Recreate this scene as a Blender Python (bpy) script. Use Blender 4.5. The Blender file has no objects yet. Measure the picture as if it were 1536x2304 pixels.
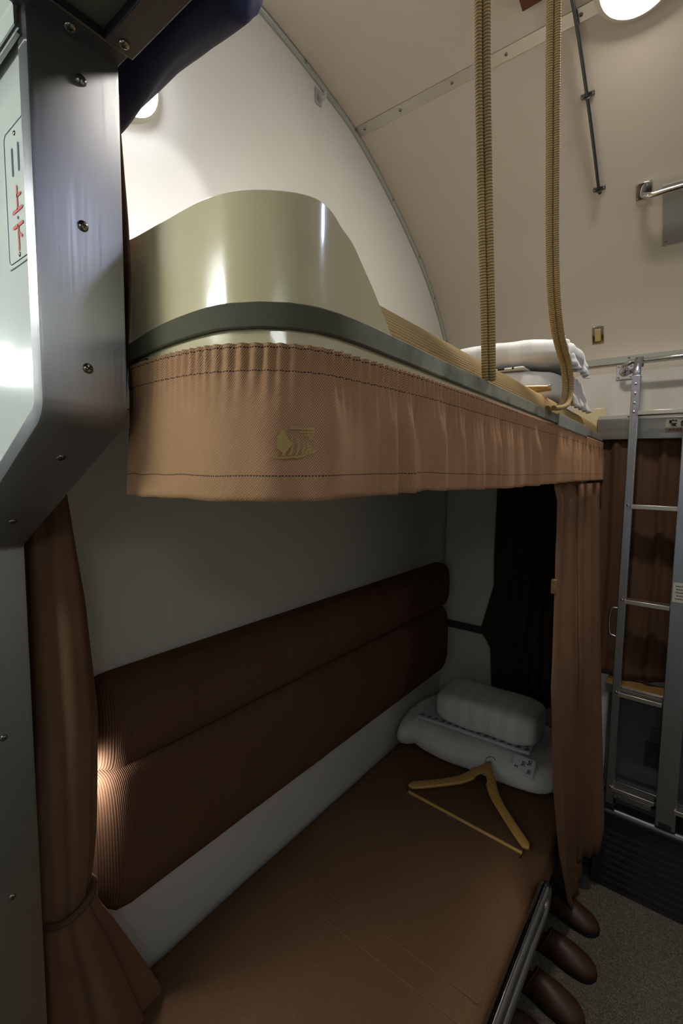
import bpy, bmesh, math, random
from mathutils import Vector, Matrix, noise

random.seed(7)
scn = bpy.context.scene
COL = scn.collection

# ------------------------------------------------------------------ camera, light, exposure
cam_d = bpy.data.cameras.new('camera')
cam_d.sensor_fit = 'VERTICAL'
cam_d.sensor_height = 36.0
cam_d.sensor_width = 24.0
cam_d.lens = 16.2757
cam_d.clip_start = 0.02
cam = bpy.data.objects.new('camera', cam_d)
COL.objects.link(cam)
fw = Vector((-0.6066, 0.7897, -0.0917)).normalized()
rt = Vector((0.7918, 0.6106, 0.0144))
rt = (rt - fw * rt.dot(fw)).normalized()
up = rt.cross(fw)
cam.matrix_world = Matrix(((rt.x, up.x, -fw.x, 0.0), (rt.y, up.y, -fw.y, 0.0), (rt.z, up.z, -fw.z, 1.5332), (0, 0, 0, 1)))
scn.camera = cam

scn.view_settings.view_transform = 'Standard'
scn.view_settings.look = 'None'
scn.view_settings.gamma = 1.0
scn.view_settings.use_curve_mapping = False
scn.view_settings.exposure = 0.0

SKY = 0.25            # daylight outside the corridor windows
CEIL_LAMP = 205.0     # round ceiling lamp
WALL_LAMP = 32.0     # round lamp on the partition
READ_UP = 14.0        # reading lamp of the upper berth (W)
READ_LOW = 2.2       # reading lamp of the lower berth (W)
CORR_LAMP = 17.0      # corridor tubes

world = bpy.data.worlds.new('world')
scn.world = world
world.use_nodes = True
wb = world.node_tree.nodes['Background']
wb.inputs['Color'].default_value = (0.72, 0.85, 1.0, 1)
wb.inputs['Strength'].default_value = SKY


def light(name, kind, loc, energy, color=(1, 1, 1), target=None, **kw):
    d = bpy.data.lights.new(name, kind)
    d.energy = energy
    d.color = color
    for k, v in kw.items():
        setattr(d, k, v)
    o = bpy.data.objects.new(name, d)
    COL.objects.link(o)
    o.location = loc
    if target is not None:
        o.rotation_euler = (Vector(target) - Vector(loc)).to_track_quat('-Z', 'Y').to_euler()
    return o


WIN = [(-2.05, -1.15), (-0.32, 0.62), (-3.85, -2.95)]      # corridor windows: x ranges
WZ0, WZ1 = 0.92, 1.70
for i, (a, b) in enumerate(WIN):
    light('window_portal', 'AREA', ((a + b) / 2, -0.83, (WZ0 + WZ1) / 2), 1.0, target=((a + b) / 2, 0, (WZ0 + WZ1) / 2),
          shape='RECTANGLE', size=b - a, size_y=WZ1 - WZ0)
for o in list(COL.objects):
    if o.type == 'LIGHT':
        o.data.cycles.is_portal = True


# ------------------------------------------------------------------ materials
def lin(h):
    if isinstance(h, str):
        h = tuple(int(h[i:i + 2], 16) / 255 for i in (0, 2, 4))
    return tuple((c / 12.92 if c <= .04045 else ((c + .055) / 1.055) ** 2.4) for c in h) + (1,)


class Mat:
    """small node builder"""
    def __init__(s, name, col='808080', rough=.5, metal=0.0, spec=.5, coat=0.0, coatr=.1, sheen=0.0):
        s.m = bpy.data.materials.new(name)
        s.m.use_nodes = True
        s.nt = s.m.node_tree
        s.b = s.nt.nodes['Principled BSDF']
        s.b.inputs['Base Color'].default_value = lin(col)
        s.b.inputs['Roughness'].default_value = rough
        s.b.inputs['Metallic'].default_value = metal
        s.b.inputs['Specular IOR Level'].default_value = spec
        s.b.inputs['Coat Weight'].default_value = coat
        s.b.inputs['Coat Roughness'].default_value = coatr
        s.b.inputs['Sheen Weight'].default_value = sheen
        s.last_bump = None

    def n(s, t, **kw):
        nd = s.nt.nodes.new(t)
        for k, v in kw.items():
            if k.startswith('i_'):
                nd.inputs[k[2:].replace('_', ' ')].default_value = v
            else:
                setattr(nd, k, v)
        return nd

    def l(s, a, b):
        s.nt.links.new(a, b)

    def coords(s, kind='Object', scale=(1, 1, 1), rot=(0, 0, 0)):
        tc = s.n('ShaderNodeTexCoord')
        mp = s.n('ShaderNodeMapping')
        mp.inputs['Scale'].default_value = scale
        mp.inputs['Rotation'].default_value = rot
        s.l(tc.outputs[kind], mp.inputs['Vector'])
        return mp.outputs['Vector']

    def noise(s, scale, detail=3, vec=None, rough=.55):
        nd = s.n('ShaderNodeTexNoise')
        nd.inputs['Scale'].default_value = scale
        nd.inputs['Detail'].default_value = detail
        nd.inputs['Roughness'].default_value = rough
        s.l(vec if vec is not None else s.coords(), nd.inputs['Vector'])
        return nd.outputs['Fac']

    def wave(s, scale, vec, direction='X', dist=0.0, profile='SIN', dscale=1.0):
        nd = s.n('ShaderNodeTexWave', bands_direction=direction, wave_profile=profile)
        nd.inputs['Scale'].default_value = scale
        nd.inputs['Distortion'].default_value = dist
        nd.inputs['Detail Scale'].default_value = dscale
        s.l(vec, nd.inputs['Vector'])
        return nd.outputs['Fac']

    def ramp(s, fac, stops):
        nd = s.n('ShaderNodeValToRGB')
        while len(nd.color_ramp.elements) < len(stops):
            nd.color_ramp.elements.new(.5)
        for e, (p, c) in zip(nd.color_ramp.elements, stops):
            e.position = p
            e.color = lin(c) if isinstance(c, str) else (c, c, c, 1)
        s.l(fac, nd.inputs['Fac'])
        return nd.outputs['Color']

    def mix(s, fac, a, b, mode='MIX'):
        nd = s.n('ShaderNodeMix', data_type='RGBA', blend_type=mode)
        for sock, v in ((nd.inputs[0], fac), (nd.inputs[6], a), (nd.inputs[7], b)):
            if hasattr(v, 'links') or hasattr(v, 'is_output'):
                s.l(v, sock)
            elif isinstance(v, str):
                sock.default_value = lin(v)
            else:
                sock.default_value = v
        return nd.outputs[2]

    def math(s, op, a, b=0.0):
        nd = s.n('ShaderNodeMath', operation=op)
        for sock, v in ((nd.inputs[0], a), (nd.inputs[1], b)):
            if hasattr(v, 'is_output'):
                s.l(v, sock)
            else:
                sock.default_value = v
        return nd.outputs[0]

    def color(s, sock):
        s.l(sock, s.b.inputs['Base Color'])
        return s

    def rough(s, sock):
        s.l(sock, s.b.inputs['Roughness'])
        return s

    def bump(s, sock, strength=.3, dist=.002):
        nd = s.n('ShaderNodeBump')
        nd.inputs['Strength'].default_value = strength
        nd.inputs['Distance'].default_value = dist
        s.l(sock, nd.inputs['Height'])
        if s.last_bump:
            s.l(s.last_bump, nd.inputs['Normal'])
        s.last_bump = nd.outputs['Normal']
        s.l(nd.outputs['Normal'], s.b.inputs['Normal'])
        return s


def paint(name, a, b, rough, spec=.5, coat=0.0, nsc=2.5, bumpy=.06, bsc=60):
    m = Mat(name, a, rough, 0, spec, coat, .06)
    m.color(m.ramp(m.noise(nsc, 4), [(.3, a), (.7, b)]))
    if bumpy:
        m.bump(m.noise(bsc, 2), bumpy, .001)
    return m.m


def brushed(name, a, b, rough=.32, axis='Z', metal=1.0, aniso=None):
    m = Mat(name, a, rough, metal)
    if aniso:
        m.b.inputs['Anisotropic'].default_value = .85
        cv = m.n('ShaderNodeCombineXYZ')
        for k in range(3):
            cv.inputs[k].default_value = aniso[k]
        m.l(cv.outputs[0], m.b.inputs['Tangent'])
    sc = {'Z': (400, 400, 6), 'X': (6, 400, 400), 'Y': (400, 6, 400)}[axis]
    v = m.coords('Object', sc)
    f = m.noise(1.0, 3, v)
    m.color(m.ramp(f, [(.25, a), (.75, b)]))
    r = m.ramp(f, [(.2, rough * .8), (.8, rough * 1.25)])
    m.rough(r)
    m.bump(f, .015, .0003)
    return m.m


def twill(name, dark, light_, uvscale=1.0, freq=90, worn=.5):
    """diagonal twill weave, UV in metres"""
    m = Mat(name, dark, .85, 0, .25, sheen=.0)
    v = m.coords('UV', (1, 1, 1), (0, 0, math.radians(30)))
    w = m.wave(freq, v, 'X', 0.6, 'SIN', 2.0)
    col = m.ramp(w, [(.25, dark), (.8, light_)])
    n1 = m.noise(9, 5)
    col2 = m.mix(m.ramp(n1, [(.35, 0.0), (.75, worn)]), col, light_)
    m.color(col2)
    m.bump(w, .35, .0006)
    m.bump(m.noise(400, 2), .15, .0005)
    return m


M = {}
M['wall'] = paint('wall_cream', 'c8c5bd', 'c2bfb6', .42, .5, 0.0, 1.5, .05, 90)
M['wall_low'] = paint('wall_grey_cream', 'bdb8ab', 'b5b0a3', .45, .5, .1)
M['ceil'] = paint('ceiling_cream', 'c5bbac', 'beb4a4', .5, .4, 0, 1.2, .05, 90)
M['panel_white'] = paint('corridor_panel_white', 'c9cdc6', 'c3c8c1', .16, .5, .6, 1.5, .02, 30)
M['soffit'] = paint('soffit_olive', '5a5b52', '55564d', .4)
M['steel'] = brushed('brushed_steel', 'b4b4b6', 'bebec2', .44, 'Z', aniso=(0, 1, 0))
M['steel_x'] = brushed('brushed_steel_long', '8c8b88', '9a9996', .36, 'X')
M['steel_dark'] = brushed('dark_steel', '55565a', '626368', .38, 'X')
M['alu'] = brushed('aluminium', '9c9fa6', 'b4b7be', .34, 'Z')
M['alu_w'] = brushed('aluminium_pale', 'b9b6ac', 'c8c5ba', .4, 'X')
M['trim'] = paint('trim_grey_metal', '8f9388', '9ba094', .35, .5, .2)
M['chrome'] = Mat('chrome', 'c8c8cc', .08, 1.0).m
M['screw'] = Mat('screw_steel', '9a9488', .2, 1.0).m
M['slot'] = Mat('screw_slot', '1c1a18', .7).m
M['lip'] = paint('edge_pale', 'b7bcb4', 'c1c6bd', .3, .5, .3)

# glossy olive cream laminate of the berth
m = Mat('berth_laminate', '8d8a70', .16, 0, .5, .5, .05)
nz = m.noise(7, 5)
m.color(m.ramp(nz, [(.3, 'cbbe97'), (.7, 'd3c6a1')]))
m.rough(m.ramp(m.noise(14, 3), [(.3, .12), (.7, .26)]))
m.bump(m.noise(26, 3), .12, .002)
M['laminate'] = m.m
m = Mat('berth_trim_strip', '5f655a', .6, 0, .15)
vu = m.coords('UV', (1, 1, 1))
ck = m.wave(420, vu, 'X'); ck2 = m.wave(420, vu, 'Y')
mm = m.math('MULTIPLY', ck, ck2)
wn = m.noise(16, 5)
wearmask = m.ramp(wn, [(.30, 0.0), (.52, 1.0)])
sepu = m.n('ShaderNodeSeparateXYZ'); m.l(vu, sepu.inputs[0])
grow = m.math('MULTIPLY', m.math('SUBTRACT', sepu.outputs['X'], .52), 5.0)
grow = m.n('ShaderNodeClamp'); gsub = m.math('MULTIPLY', m.math('SUBTRACT', sepu.outputs['X'], .70), 5.0); m.l(gsub, grow.inputs[0])
wm = m.math('MULTIPLY', wearmask, grow.outputs[0])
m.color(m.mix(wm, '5a5848', '9a9b8a'))
m.bump(mm, .5, .0008)
M['strip'] = m.m

# gathered valance / curtain twill
tw = twill('valance_twill', '714f3a', 'c2966f', 1, 235, .3)
# stitched seams: dark dashed lines across the cloth at fixed heights (UV y)
tc = tw.n('ShaderNodeTexCoord'); sp = tw.n('ShaderNodeSeparateXYZ'); tw.l(tc.outputs['UV'], sp.inputs[0])
base_sock = tw.b.inputs['Base Color'].links[0].from_socket
seam = None
for h in (0.0225, 0.1135, 0.1335):
    d = tw.math('ABSOLUTE', tw.math('SUBTRACT', sp.outputs['Y'], h))
    k = tw.math('LESS_THAN', d, .00055)
    seam = k if seam is None else tw.math('MAXIMUM', seam, k)
dash = tw.math('GREATER_THAN', tw.math('FRACT', tw.math('MULTIPLY', sp.outputs['X'], 420.0)), .3)
seam = tw.math('MULTIPLY', seam, dash)
tw.color(tw.mix(seam, base_sock, '3a251d'))
M['valance'] = tw.m


def cloth(name, dark, light_, freq=120, rough=.9, nsc=6, bump=.25):
    m = Mat(name, dark, rough, 0, .12)
    n1 = m.noise(nsc, 5)
    fine = m.noise(700, 2)
    c = m.ramp(n1, [(.3, dark), (.72, light_)])
    c = m.mix(.25, c, m.ramp(fine, [(.3, dark), (.7, light_)]))
    m.color(c)
    m.bump(fine, bump, .0006)
    return m.m


M['curtain'] = cloth('brown_curtain', '6a4d3a', '7a5c45')
M['curtain_dim'] = cloth('window_curtain', '523c2c', '5e4533')
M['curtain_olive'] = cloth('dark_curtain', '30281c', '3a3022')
M['navy'] = cloth('navy_curtain', '333a5c', '3f4668', rough=.55)
m = Mat('corduroy', '5c3b2a', .95, 0, .08)
v = m.coords('Object', (1, 1, 1))
w = m.wave(95, v, 'Y', .8, 'SIN', 3.0)
m.color(m.mix(.5, m.ramp(w, [(.2, '4a3222'), (.8, '745540')]), m.ramp(m.noise(5, 4), [(.3, '523826'), (.7, '644a36')])))
m.bump(w, .5, .0012)
M['corduroy'] = m.m
m = Mat('seat_moquette', '6a4a34', .95, 0, .08)
n1 = m.noise(3, 4); fine = m.noise(350, 2)
m.color(m.mix(.35, m.ramp(n1, [(.3, '604632'), (.7, '6e523b')]), m.ramp(fine, [(.3, '533b28'), (.7, '80644b')])))
m.bump(fine, .3, .001)
M['seat'] = m.m
M['seam'] = cloth('seat_seam', '705340', '785a46')

m = Mat('woven_tan', 'a58757', .9, 0, .2)
vu = m.coords('UV', (1, 1, 1))
wa = m.wave(85, vu, 'X', .4); wbv = m.wave(85, vu, 'Y', .4)
mm = m.math('MULTIPLY', wa, wbv)
m.color(m.mix(.75, 'ac9061', m.ramp(mm, [(.0, '8f7348'), (.5, 'c8ae80')])))
m.bump(mm, .7, .0012)
M['woven'] = m.m
m = Mat('strap_webbing', '9a7d4d', .9, 0, .2)
vu = m.coords('UV', (1, 1, 1))
wa = m.wave(80, vu, 'Y', .5)
m.color(m.ramp(wa, [(.15, '84704a'), (.7, 'c3aa7c')]))
m.bump(wa, .8, .0012)
M['strap'] = m.m

m = Mat('white_cotton', 'd9d9d6', .9, 0, .2, sheen=.2)
v = m.coords('Object', (1, 1, 1))
w1 = m.wave(5.5, v, 'X', .3); 
m.color(m.ramp(w1, [(.35, 'dcdcd9'), (.62, 'd2d3d2')]))
m.bump(m.noise(20, 4), .15, .003)
M['pillow'] = m.m
m = Mat('white_sheet', 'dddcd8', .9, 0, .2, sheen=.2)
m.color(m.ramp(m.noise(4, 4), [(.3, 'd4d3cf'), (.7, 'dedddb')]))
m.bump(m.noise(16, 4), .35, .006)
M['sheet'] = m.m
M['yukata'] = cloth('yukata_cotton', 'c9cbcc', 'd2d4d5')
M['ink'] = Mat('ink_black', '15161a', .9).m
m = Mat('hanger_wood', 'b58b45', .38, 0, .5, .3, .2)
m.color(m.ramp(m.noise(1, 4, m.coords('Object', (20, 120, 60))), [(.3, 'b28744'), (.7, 'bd934d')]))
M['wood'] = m.m
m = Mat('table_wood', '6d532b', .45, 0, .5, .1)
wv = m.wave(14, m.coords('Object', (.15, 1, 1)), 'Y', 5, 'SIN', 2)
m.color(m.ramp(wv, [(.2, '7a5d2f'), (.8, '8b6c39')]))
M['table'] = m.m
m = Mat('floor_speckle', '3d3a33', .85, 0, .25)
n1 = m.noise(260, 3, None, .8); n2 = m.noise(3, 3)
m.color(m.mix(m.ramp(n2, [(.3, .1), (.7, .3)]), m.ramp(n1, [(.35, '3a372f'), (.5, '5c584c'), (.68, '8b8676')]), '565145'))
m.bump(n1, .3, .002)
M['floor'] = m.m
M['slipper'] = paint('slipper_leather', '3b2313', '432917', .5, .5, 0, 8, .1, 150)
M['slipper_in'] = paint('slipper_lining', '4e2417', '5a2c1c', .7)
M['rubber'] = Mat('rubber_black', '121212', .7).m
M['cabinet'] = paint('cabinet_grey', '4a4d52', '505358', .35, .5, .2)
M['dark'] = paint('dark_base', '26282a', '2c2e30', .5)
M['vent'] = paint('vent_grey', '85827a', '8c8981', .45)
M['cream_plastic'] = paint('cream_plastic', 'd8d3bd', 'd2cdb7', .35)
M['tan_plastic'] = paint('tan_plastic', 'b39a63', 'bba26b', .5)
M['plate_white'] = paint('plate_white', 'ccd0ca', 'c6cbc5', .2, .5, .5, 1, 0)
M['ink_navy'] = Mat('ink_navy', '1d2a52', .5).m
M['ink_red'] = Mat('ink_red', 'b23a34', .5).m
M['ink_brown'] = Mat('ink_brown', '9a5a3c', .5).m
M['thread'] = cloth('embroidery_thread', 'a58d55', 'b09860')
M['placard'] = paint('placard_cream', 'a39c8f', 'aaa396', .5)
M['sticker'] = paint('sticker_pale', 'b9b8ad', 'c0bfb4', .5)
M['rail_chrome'] = Mat('grey_chrome', 'a0a0a5', .07, 1.0).m  # chrome with a greyer base, set to subdue the rail's bright reflections
m = Mat('clear_plastic', 'e8e8ea', .12, 0, .5)
m.b.inputs['Transmission Weight'].default_value = .75
M['clear'] = m.m
m = Mat('glass', 'ffffff', .02)
m.b.inputs['Transmission Weight'].default_value = 1.0
M['glass'] = m.m


def emit(name, col, st):
    m = bpy.data.materials.new(name)
    m.use_nodes = True
    nt = m.node_tree
    nt.nodes.remove(nt.nodes['Principled BSDF'])
    e = nt.nodes.new('ShaderNodeEmission')
    e.inputs['Color'].default_value = col
    e.inputs['Strength'].default_value = st
    nt.links.new(e.outputs[0], nt.nodes['Material Output'].inputs['Surface'])
    return m


M['lamp_warm'] = emit('lamp_diffuser_warm', (1, .95, .85, 1), CEIL_LAMP)
M['lamp_cool'] = emit('lamp_diffuser_cool', (.82, .89, 1, 1), WALL_LAMP)
M['tube'] = emit('corridor_tube', (.95, 1, .97, 1), CORR_LAMP)
M['tube_far'] = emit('corridor_tube_bright', (.95, 1, .97, 1), CORR_LAMP * 4.6)
M['lamp_dim'] = emit('lamp_diffuser_dim', (.66, .74, 1, 1), WALL_LAMP * 1.5)
M['read'] = emit('reading_bulb', (1, .96, .86, 1), 6)
M['read_low'] = emit('reading_bulb_low', (.93, .95, 1, 1), 6)


# ------------------------------------------------------------------ mesh helpers
class MB:
    def __init__(s):
        s.v, s.f, s.uv = [], [], []

    def quad(s, ids, uv=None):
        s.f.append(tuple(ids))
        s.uv.append(uv)

    def grid(s, P, UV=None, closed_u=False, closed_v=False, flip=False):
        """P[i][j] points"""
        n, k = len(P), len(P[0])
        b = len(s.v)
        for row in P:
            s.v.extend(tuple(p) for p in row)
        for i in range(n if closed_u else n - 1):
            for j in range(k if closed_v else k - 1):
                i2, j2 = (i + 1) % n, (j + 1) % k
                ids = [b + i * k + j, b + i2 * k + j, b + i2 * k + j2, b + i * k + j2]
                u = None
                if UV:
                    u = [UV(i, j), UV(i + 1, j), UV(i + 1, j + 1), UV(i, j + 1)]
                if flip:
                    ids.reverse()
                    u = u[::-1] if u else None
                s.quad(ids, u)
        return b

    def box(s, x0, x1, y0, y1, z0, z1):
        b = len(s.v)
        for z in (z0, z1):
            s.v += [(x0, y0, z), (x1, y0, z), (x1, y1, z), (x0, y1, z)]
        for f in ((3, 2, 1, 0), (4, 5, 6, 7), (0, 1, 5, 4), (1, 2, 6, 5), (2, 3, 7, 6), (3, 0, 4, 7)):
            s.quad([b + i for i in f])
        return s

    def obox(s, c, ax, ay, az, hx, hy, hz):
        """oriented box"""
        c, ax, ay, az = Vector(c), Vector(ax), Vector(ay), Vector(az)
        b = len(s.v)
        for z in (-1, 1):
            for x, y in ((-1, -1), (1, -1), (1, 1), (-1, 1)):
                s.v.append(tuple(c + ax * hx * x + ay * hy * y + az * hz * z))
        for f in ((3, 2, 1, 0), (4, 5, 6, 7), (0, 1, 5, 4), (1, 2, 6, 5), (2, 3, 7, 6), (3, 0, 4, 7)):
            s.quad([b + i for i in f])
        return s

    def tube(s, path, r, n=12, caps=True, ry=None, twist=None, refn=None):
        """sweep an ellipse along a path; r may be a list"""
        P = [Vector(p) for p in path]
        L = len(P)
        rr = r if isinstance(r, (list, tuple)) else [r] * L
        ref = Vector(refn) if refn else Vector((0, 0, 1))
        rows, acc, lens = [], 0.0, []
        prev = None
        for i in range(L):
            t = (P[min(i + 1, L - 1)] - P[max(i - 1, 0)]).normalized()
            if prev is None:
                if abs(t.dot(ref)) > .95:
                    ref = Vector((1, 0, 0))
                a = (ref - t * ref.dot(t)).normalized()
            else:
                a = (prev - t * prev.dot(t)).normalized()
            prev = a
            bb = t.cross(a)
            k = (ry / (r if not isinstance(r, (list, tuple)) else r[0])) if ry else 1
            rows.append([P[i] + a * rr[i] * math.cos(q) + bb * rr[i] * k * math.sin(q) for q in (2 * math.pi * j / n for j in range(n))])
            if i:
                acc += (P[i] - P[i - 1]).length
            lens.append(acc)
        circ = 2 * math.pi * (rr[0])
        base = s.grid(rows, lambda i, j: (circ * j / n, lens[min(i, L - 1)]), closed_v=True, flip=True)
        if caps:
            s.quad([base + j for j in range(n)])
            s.quad([base + (L - 1) * n + j for j in reversed(range(n))])
        return s

    def prism(s, poly, axis, a, b):
        """extrude polygon (2D pts) along axis index between a and b. poly in the two other axes order (x,y,z minus axis)"""
        def mk(p, t):
            q = list(p)
            q.insert(axis, t)
            return tuple(q)
        n = len(poly)
        base = len(s.v)
        s.v += [mk(p, a) for p in poly] + [mk(p, b) for p in poly]
        area = sum(poly[i][0] * poly[(i + 1) % n][1] - poly[(i + 1) % n][0] * poly[i][1] for i in range(n))
        fl = (area > 0) ^ (axis == 1)
        lo = [base + i for i in range(n)]
        hi = [base + n + i for i in range(n)]
        s.quad(lo[::-1] if fl else lo)
        s.quad(hi if fl else hi[::-1])
        for i in range(n):
            j = (i + 1) % n
            q = [lo[i], lo[j], hi[j], hi[i]]
            s.quad(q if fl else q[::-1])
        return s

    def lathe(s, prof, c, axis, n=28, ref=None):
        """prof: (radius, height) along axis from centre c"""
        c, axis = Vector(c), Vector(axis).normalized()
        ref = Vector(ref) if ref else (Vector((0, 0, 1)) if abs(axis.z) < .9 else Vector((1, 0, 0)))
        a = (ref - axis * ref.dot(axis)).normalized()
        b = axis.cross(a)
        rows = [[c + axis * h + (a * math.cos(2 * math.pi * j / n) + b * math.sin(2 * math.pi * j / n)) * max(r, 1e-5) for j in range(n)] for r, h in prof]
        s.grid(rows, closed_v=True)
        return s

    def soft(s, c, h, p=4.0, n=14, nz=.006, nsc=7.0, seed=0, rot=0.0, fn=None):
        """rounded soft box (superellipsoid) with lumpy surface"""
        c = Vector(c)
        cr, sr = math.cos(rot), math.sin(rot)
        for ax in range(3):
            for sg in (-1, 1):
                rows = []
                for i in range(n + 1):
                    row = []
                    for j in range(n + 1):
                        q = [0, 0, 0]
                        q[ax] = sg
                        q[(ax + 1) % 3] = math.tan((i / n - .5) * math.pi / 2)
                        q[(ax + 2) % 3] = math.tan((j / n - .5) * math.pi / 2)
                        v = Vector(q)
                        k = (abs(v.x) ** p + abs(v.y) ** p + abs(v.z) ** p) ** (1 / p)
                        v = v / k
                        w = Vector((v.x * h[0], v.y * h[1], v.z * h[2]))
                        if fn:
                            w = fn(w, v)
                        d = noise.noise(Vector((w.x * nsc + seed, w.y * nsc, w.z * nsc))) * nz + noise.noise(Vector((w.x * nsc * 3 + seed, w.y * nsc * 3, w.z * nsc * 3))) * nz * .4
                        w = w + v.normalized() * d
                        w = Vector((w.x * cr - w.y * sr, w.x * sr + w.y * cr, w.z))
                        row.append(c + w)
                    rows.append(row)
                s.grid(rows, flip=(sg < 0))
        return s

    def build(s, name, mat, parent=None, origin=None, smooth=True, bevel=0.0, seg=2, sub=0, weld=False, autos=40):
        me = bpy.data.meshes.new(name)
        if origin is None:
            origin = parent['_o'] if parent is not None and '_o' in parent else None
        if origin is None:
            xs = [p[0] for p in s.v]; ys = [p[1] for p in s.v]; zs = [p[2] for p in s.v]
            origin = ((min(xs) + max(xs)) / 2, (min(ys) + max(ys)) / 2, min(zs))
        o0 = Vector(origin)
        me.from_pydata([tuple(Vector(p) - o0) for p in s.v], [], s.f)
        if any(s.uv):
            ul = me.uv_layers.new(name='uv')
            k = 0
            for fi, f in enumerate(s.f):
                u = s.uv[fi]
                for j in range(len(f)):
                    ul.data[k].uv = u[j] if u else (0, 0)
                    k += 1
        me.validate()
        bm = bmesh.new()
        bm.from_mesh(me)
        if weld:
            bmesh.ops.remove_doubles(bm, verts=bm.verts, dist=1e-5)
        bm.to_mesh(me)
        bm.free()
        me.materials.append(mat)
        if smooth:
            for p in me.polygons:
                p.use_smooth = True
            me.set_sharp_from_angle(angle=math.radians(autos))
        o = bpy.data.objects.new(name, me)
        COL.objects.link(o)
        o['_o'] = list(o0)
        if parent is not None:
            o.parent = parent
            po = Vector(parent['_o'])
            o.location = o0 - po
        else:
            o.location = o0
        if bevel:
            md = o.modifiers.new('bevel', 'BEVEL')
            md.width = bevel
            md.segments = seg
            md.limit_method = 'ANGLE'
            md.angle_limit = math.radians(40)
        if sub:
            md = o.modifiers.new('sub', 'SUBSURF')
            md.levels = md.render_levels = sub
        return o


def tag(o, label, cat, group=None):
    o['label'] = label
    o['category'] = cat
    if group:
        o['group'] = group
    return o


def thing(name, label, cat, loc, group=None):
    o = bpy.data.objects.new(name, None)
    o.empty_display_size = .05
    COL.objects.link(o)
    o.location = loc
    o['_o'] = list(loc)
    return tag(o, label, cat, group)


def struct(o):
    o['kind'] = 'structure'
    return o


def spline(pts, n=8):
    P = [Vector(p) for p in pts]
    out = []
    for i in range(len(P) - 1):
        a, b, c, d = P[max(i - 1, 0)], P[i], P[i + 1], P[min(i + 2, len(P) - 1)]
        for k in range(n):
            t = k / n
            out.append(.5 * ((2 * b) + (-a + c) * t + (2 * a - 5 * b + 4 * c - d) * t * t + (-a + 3 * b - 3 * c + d) * t ** 3))
    out.append(P[-1])
    return out


def resample(P, step):
    """even resampling of a polyline; returns pts, arc lengths"""
    L = [0.0]
    for a, b in zip(P[:-1], P[1:]):
        L.append(L[-1] + (b - a).length)
    n = max(2, int(L[-1] / step) + 1)
    out, arcs, k = [], [], 0
    for i in range(n):
        t = L[-1] * i / (n - 1)
        while k < len(L) - 2 and L[k + 1] < t:
            k += 1
        q = (t - L[k]) / max(L[k + 1] - L[k], 1e-9)
        out.append(P[k].lerp(P[k + 1], q))
        arcs.append(t)
    return out, arcs


def lerp(a, b, t):
    return a + (b - a) * t


def interp(xs, ys, x):
    if x <= xs[0]:
        return ys[0]
    for a, b, p, q in zip(xs[:-1], xs[1:], ys[:-1], ys[1:]):
        if x <= b:
            return p + (q - p) * (x - a) / (b - a)
    return ys[-1]


def smooth01(t):
    t = max(0, min(1, t))
    return t * t * (3 - 2 * t)


def decal(mb, poly, fn, dh=.0006, cols=4, lift=.0006):
    """fill a flat polygon (u,v) with thin quads carried onto a surface fn(u,v,lift)"""
    vs = [p[1] for p in poly]
    v0, v1 = min(vs), max(vs)
    n = max(1, int((v1 - v0) / dh))
    for k in range(n):
        a, b = v0 + (v1 - v0) * k / n, v0 + (v1 - v0) * (k + 1) / n
        m_ = (a + b) / 2
        xs = []
        for (p, q) in zip(poly, poly[1:] + poly[:1]):
            if (p[1] <= m_) != (q[1] <= m_):
                xs.append(p[0] + (q[0] - p[0]) * (m_ - p[1]) / (q[1] - p[1]))
        xs.sort()
        for x0, x1 in zip(xs[::2], xs[1::2]):
            mb.grid([[fn(lerp(x0, x1, c / cols), a, lift), fn(lerp(x0, x1, c / cols), b, lift)] for c in range(cols + 1)])


def stroke(a, b, w):
    """a thick line as a polygon with rounded-ish ends"""
    a, b = Vector(a), Vector(b)
    t = (b - a).normalized()
    nrm = Vector((-t.y, t.x)) * w / 2
    e = t * w / 2
    return [tuple(p) for p in (a - nrm, a - e * .7 - nrm * .5, a - e * .7 + nrm * .5, a + nrm, b + nrm, b + e * .7 + nrm * .5, b + e * .7 - nrm * .5, b - nrm)]


SCREW = {}


def screw(parent, loc, normal, r=.0055, mat='screw'):
    """domed cross-head screw with a dark recess, one shared mesh per radius"""
    key = (r, mat)
    if key not in SCREW:
        mb = MB()
        mb.lathe([(r * 1.0, 0), (r * 1.0, r * .15), (r * .85, r * .38), (r * .5, r * .52), (0, r * .56)], (0, 0, 0), (0, 0, 1), 14)
        o = mb.build('screw', M[mat], None, (0, 0, 0))
        mb2 = MB()
        mb2.box(-r * .5, r * .5, -r * .11, r * .11, r * .4, r * .6)
        mb2.box(-r * .11, r * .11, -r * .5, r * .5, r * .4, r * .605)
        s2 = mb2.build('slot', M['slot'], None, (0, 0, 0), smooth=False)
        SCREW[key] = (o.data, s2.data)
        bpy.data.objects.remove(o)
        bpy.data.objects.remove(s2)
    a, b = SCREW[key]
    o = bpy.data.objects.new('screw', a)
    COL.objects.link(o)
    o.parent = parent
    o.location = Vector(loc) - Vector(parent['_o'])
    q = Vector(normal).to_track_quat('Z', 'Y')
    o.rotation_mode = 'QUATERNION'
    from mathutils import Quaternion
    o.rotation_quaternion = q @ Quaternion((0, 0, 1), random.uniform(0, 1.5))
    # only a thing's or a structure's direct screw carries a slot as its sub-part
    if parent.parent is None:
        d = bpy.data.objects.new('slot', b)
        COL.objects.link(d)
        d.parent = o
    return o


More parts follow.
